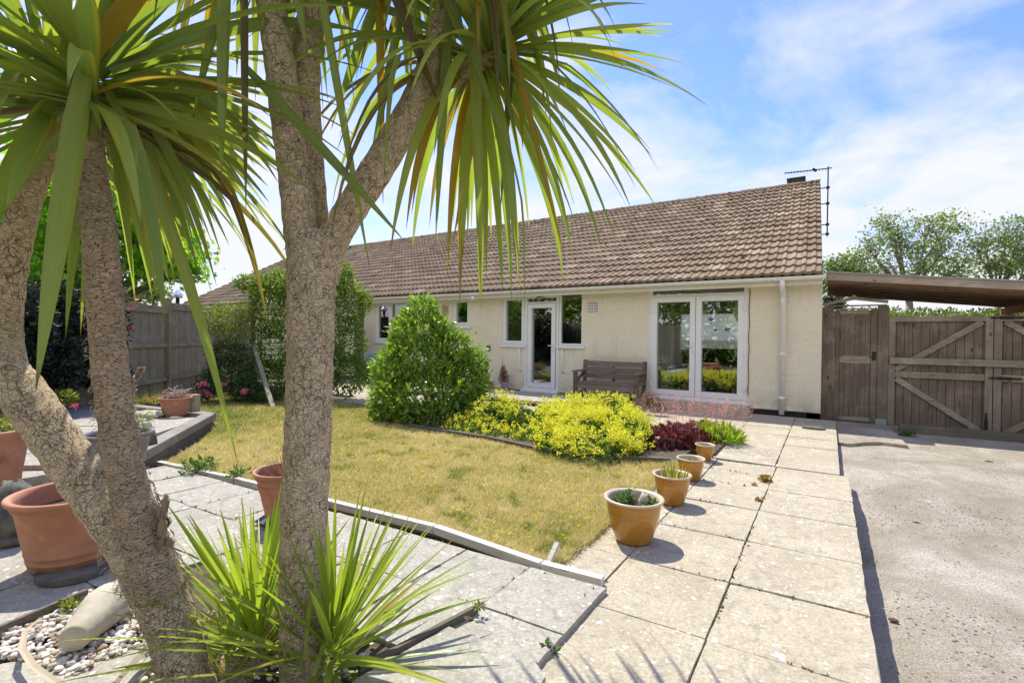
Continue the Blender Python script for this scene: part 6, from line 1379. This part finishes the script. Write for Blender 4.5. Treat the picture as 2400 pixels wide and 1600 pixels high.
for x_ in XL[:9]: lines.append(((x_, 2.3+.045*(x_+.94)), (x_, -.4+.045*(x_+.94)), 50))
for (a_, c_, k_) in lines:
    for i in range(k_):
        f = random.random(); x, y = a_[0]+(c_[0]-a_[0])*f+random.gauss(0, .006), a_[1]+(c_[1]-a_[1])*f+random.gauss(0, .006)
        if vnoise(np.array([x+20.]), np.array([y+9.]), 2.3, 31)[0] < .45 or (-2.93 < x < -1.37 and y < 1.45): continue
        z = .024 if x < -.95 and y < 2.3 else -.002
        P = np.array([(x, y, z)]*3); leaves(b, P, np.tile([0, 0, .3], (3, 1)), random.uniform(.008, .02), .6, jit=1.0, droop=0)
        b.ball((x, y, z), random.uniform(.003, .007), 5, 3, random.random(), (1.5, 1, .7), .4)
M['grit'] = leafm('joint moss and grit', (0.06, 0.045, 0.03), (0.15, 0.13, 0.05), (0.28, 0.25, 0.10), .1, .8)
tag(b.build('joint_moss', 'grit', org=(0, 0, 0)), 'moss, grit and seedlings in the joints of the paving', 'moss', kind='stuff')
# ================================================================== LAWN GRASS
Ng = 230000
xs = rng.uniform(-11.2, -1.25, Ng*3); ys = rng.uniform(2.2, 6.3, Ng*3); k = inpoly(xs, ys, LAWN); xs, ys = xs[k], ys[k]
w = np.clip(2.6/(np.hypot(xs, ys)), .12, 1)**1.6; k = rng.random(len(xs)) < w*1.35; xs, ys = xs[k][:Ng], ys[k][:Ng]; ex = np.concatenate([rng.normal(-1.285, .018, 9000), rng.uniform(-5.4, -1.3, 9000)]); ey = np.concatenate([rng.uniform(2.45, 5.1, 9000), np.full(9000, 2.45)]); ey[9000:] = np.interp(-ex[9000:], [1.27, 2.17, 3.13, 4.33, 5.45], [2.43, 2.475, 2.40, 2.305, 2.17])+rng.normal(0, .012, 9000)
xs = np.concatenate([xs, ex]); ys = np.concatenate([ys, ey]); n = len(xs); edge = np.arange(n) >= n-18000
g = vnoise(xs+20, ys, 1.0, 1)*.55+vnoise(xs+20, ys, 3.3, 2)*.35+vnoise(xs+20, ys, 9, 5)*.3
far = np.clip((-xs-4.6)/2.5, 0, 1)*.35+np.clip((ys-4.0)/2, 0, 1)*.10
# small green rosettes
tuft = (vnoise(xs+20, ys, 7, 8) > .80) & (vnoise(xs+20, ys, 16, 9) > .45)
t = np.clip(1.08-g*.75-far+rng.normal(0, .19, n), 0, 1); t[tuft] = .08+rng.random(tuft.sum())*.34
dist = np.hypot(xs, ys); h = (.012+.02*rng.random(n))*(1+.08*dist); h[tuft] *= 1.25; h[edge] *= 1.5; wd = .0016*(1+.30*dist)*(.6+.8*rng.random(n))
a = rng.random(n)*6.283; ln = rng.random(n)*1.5*h; an = rng.random(n)*6.283
z0 = np.full(n, .004); V = np.stack([np.stack([xs-np.cos(a)*wd, ys-np.sin(a)*wd, z0], 1), np.stack([xs+np.cos(a)*wd, ys+np.sin(a)*wd, z0], 1), np.stack([xs+np.cos(an)*ln, ys+np.sin(an)*ln, h+.004], 1)], 1).reshape(-1, 3)
b = B(); b.add(V, np.arange(n*3).reshape(-1, 3).tolist(), t.tolist()); tag(b.build('lawn_grass', 'grass', org=(0, 0, 0)), 'dry straw coloured lawn grass with greener patches', 'grass', kind='stuff')
b = B(); q = rng.integers(0, n-18000, 260); P = np.stack([xs[q], ys[q], np.full(260, .025)], 1); P = np.repeat(P, 6, 0)+rng.normal(0, .008, (1560, 3))*[1, 1, .2]; leaves(b, P, rng.normal(0, 1, P.shape)+[0, 0, 1.5], .014, .8); tag(b.build('lawn_flowers', 'alch', org=(0, 0, 0)), 'scattered tiny yellow flowers in the lawn', 'flowers', kind='stuff')
print('objects', len(bpy.data.objects), 'polys', sum(len(m_.polygons) for m_ in bpy.data.meshes))
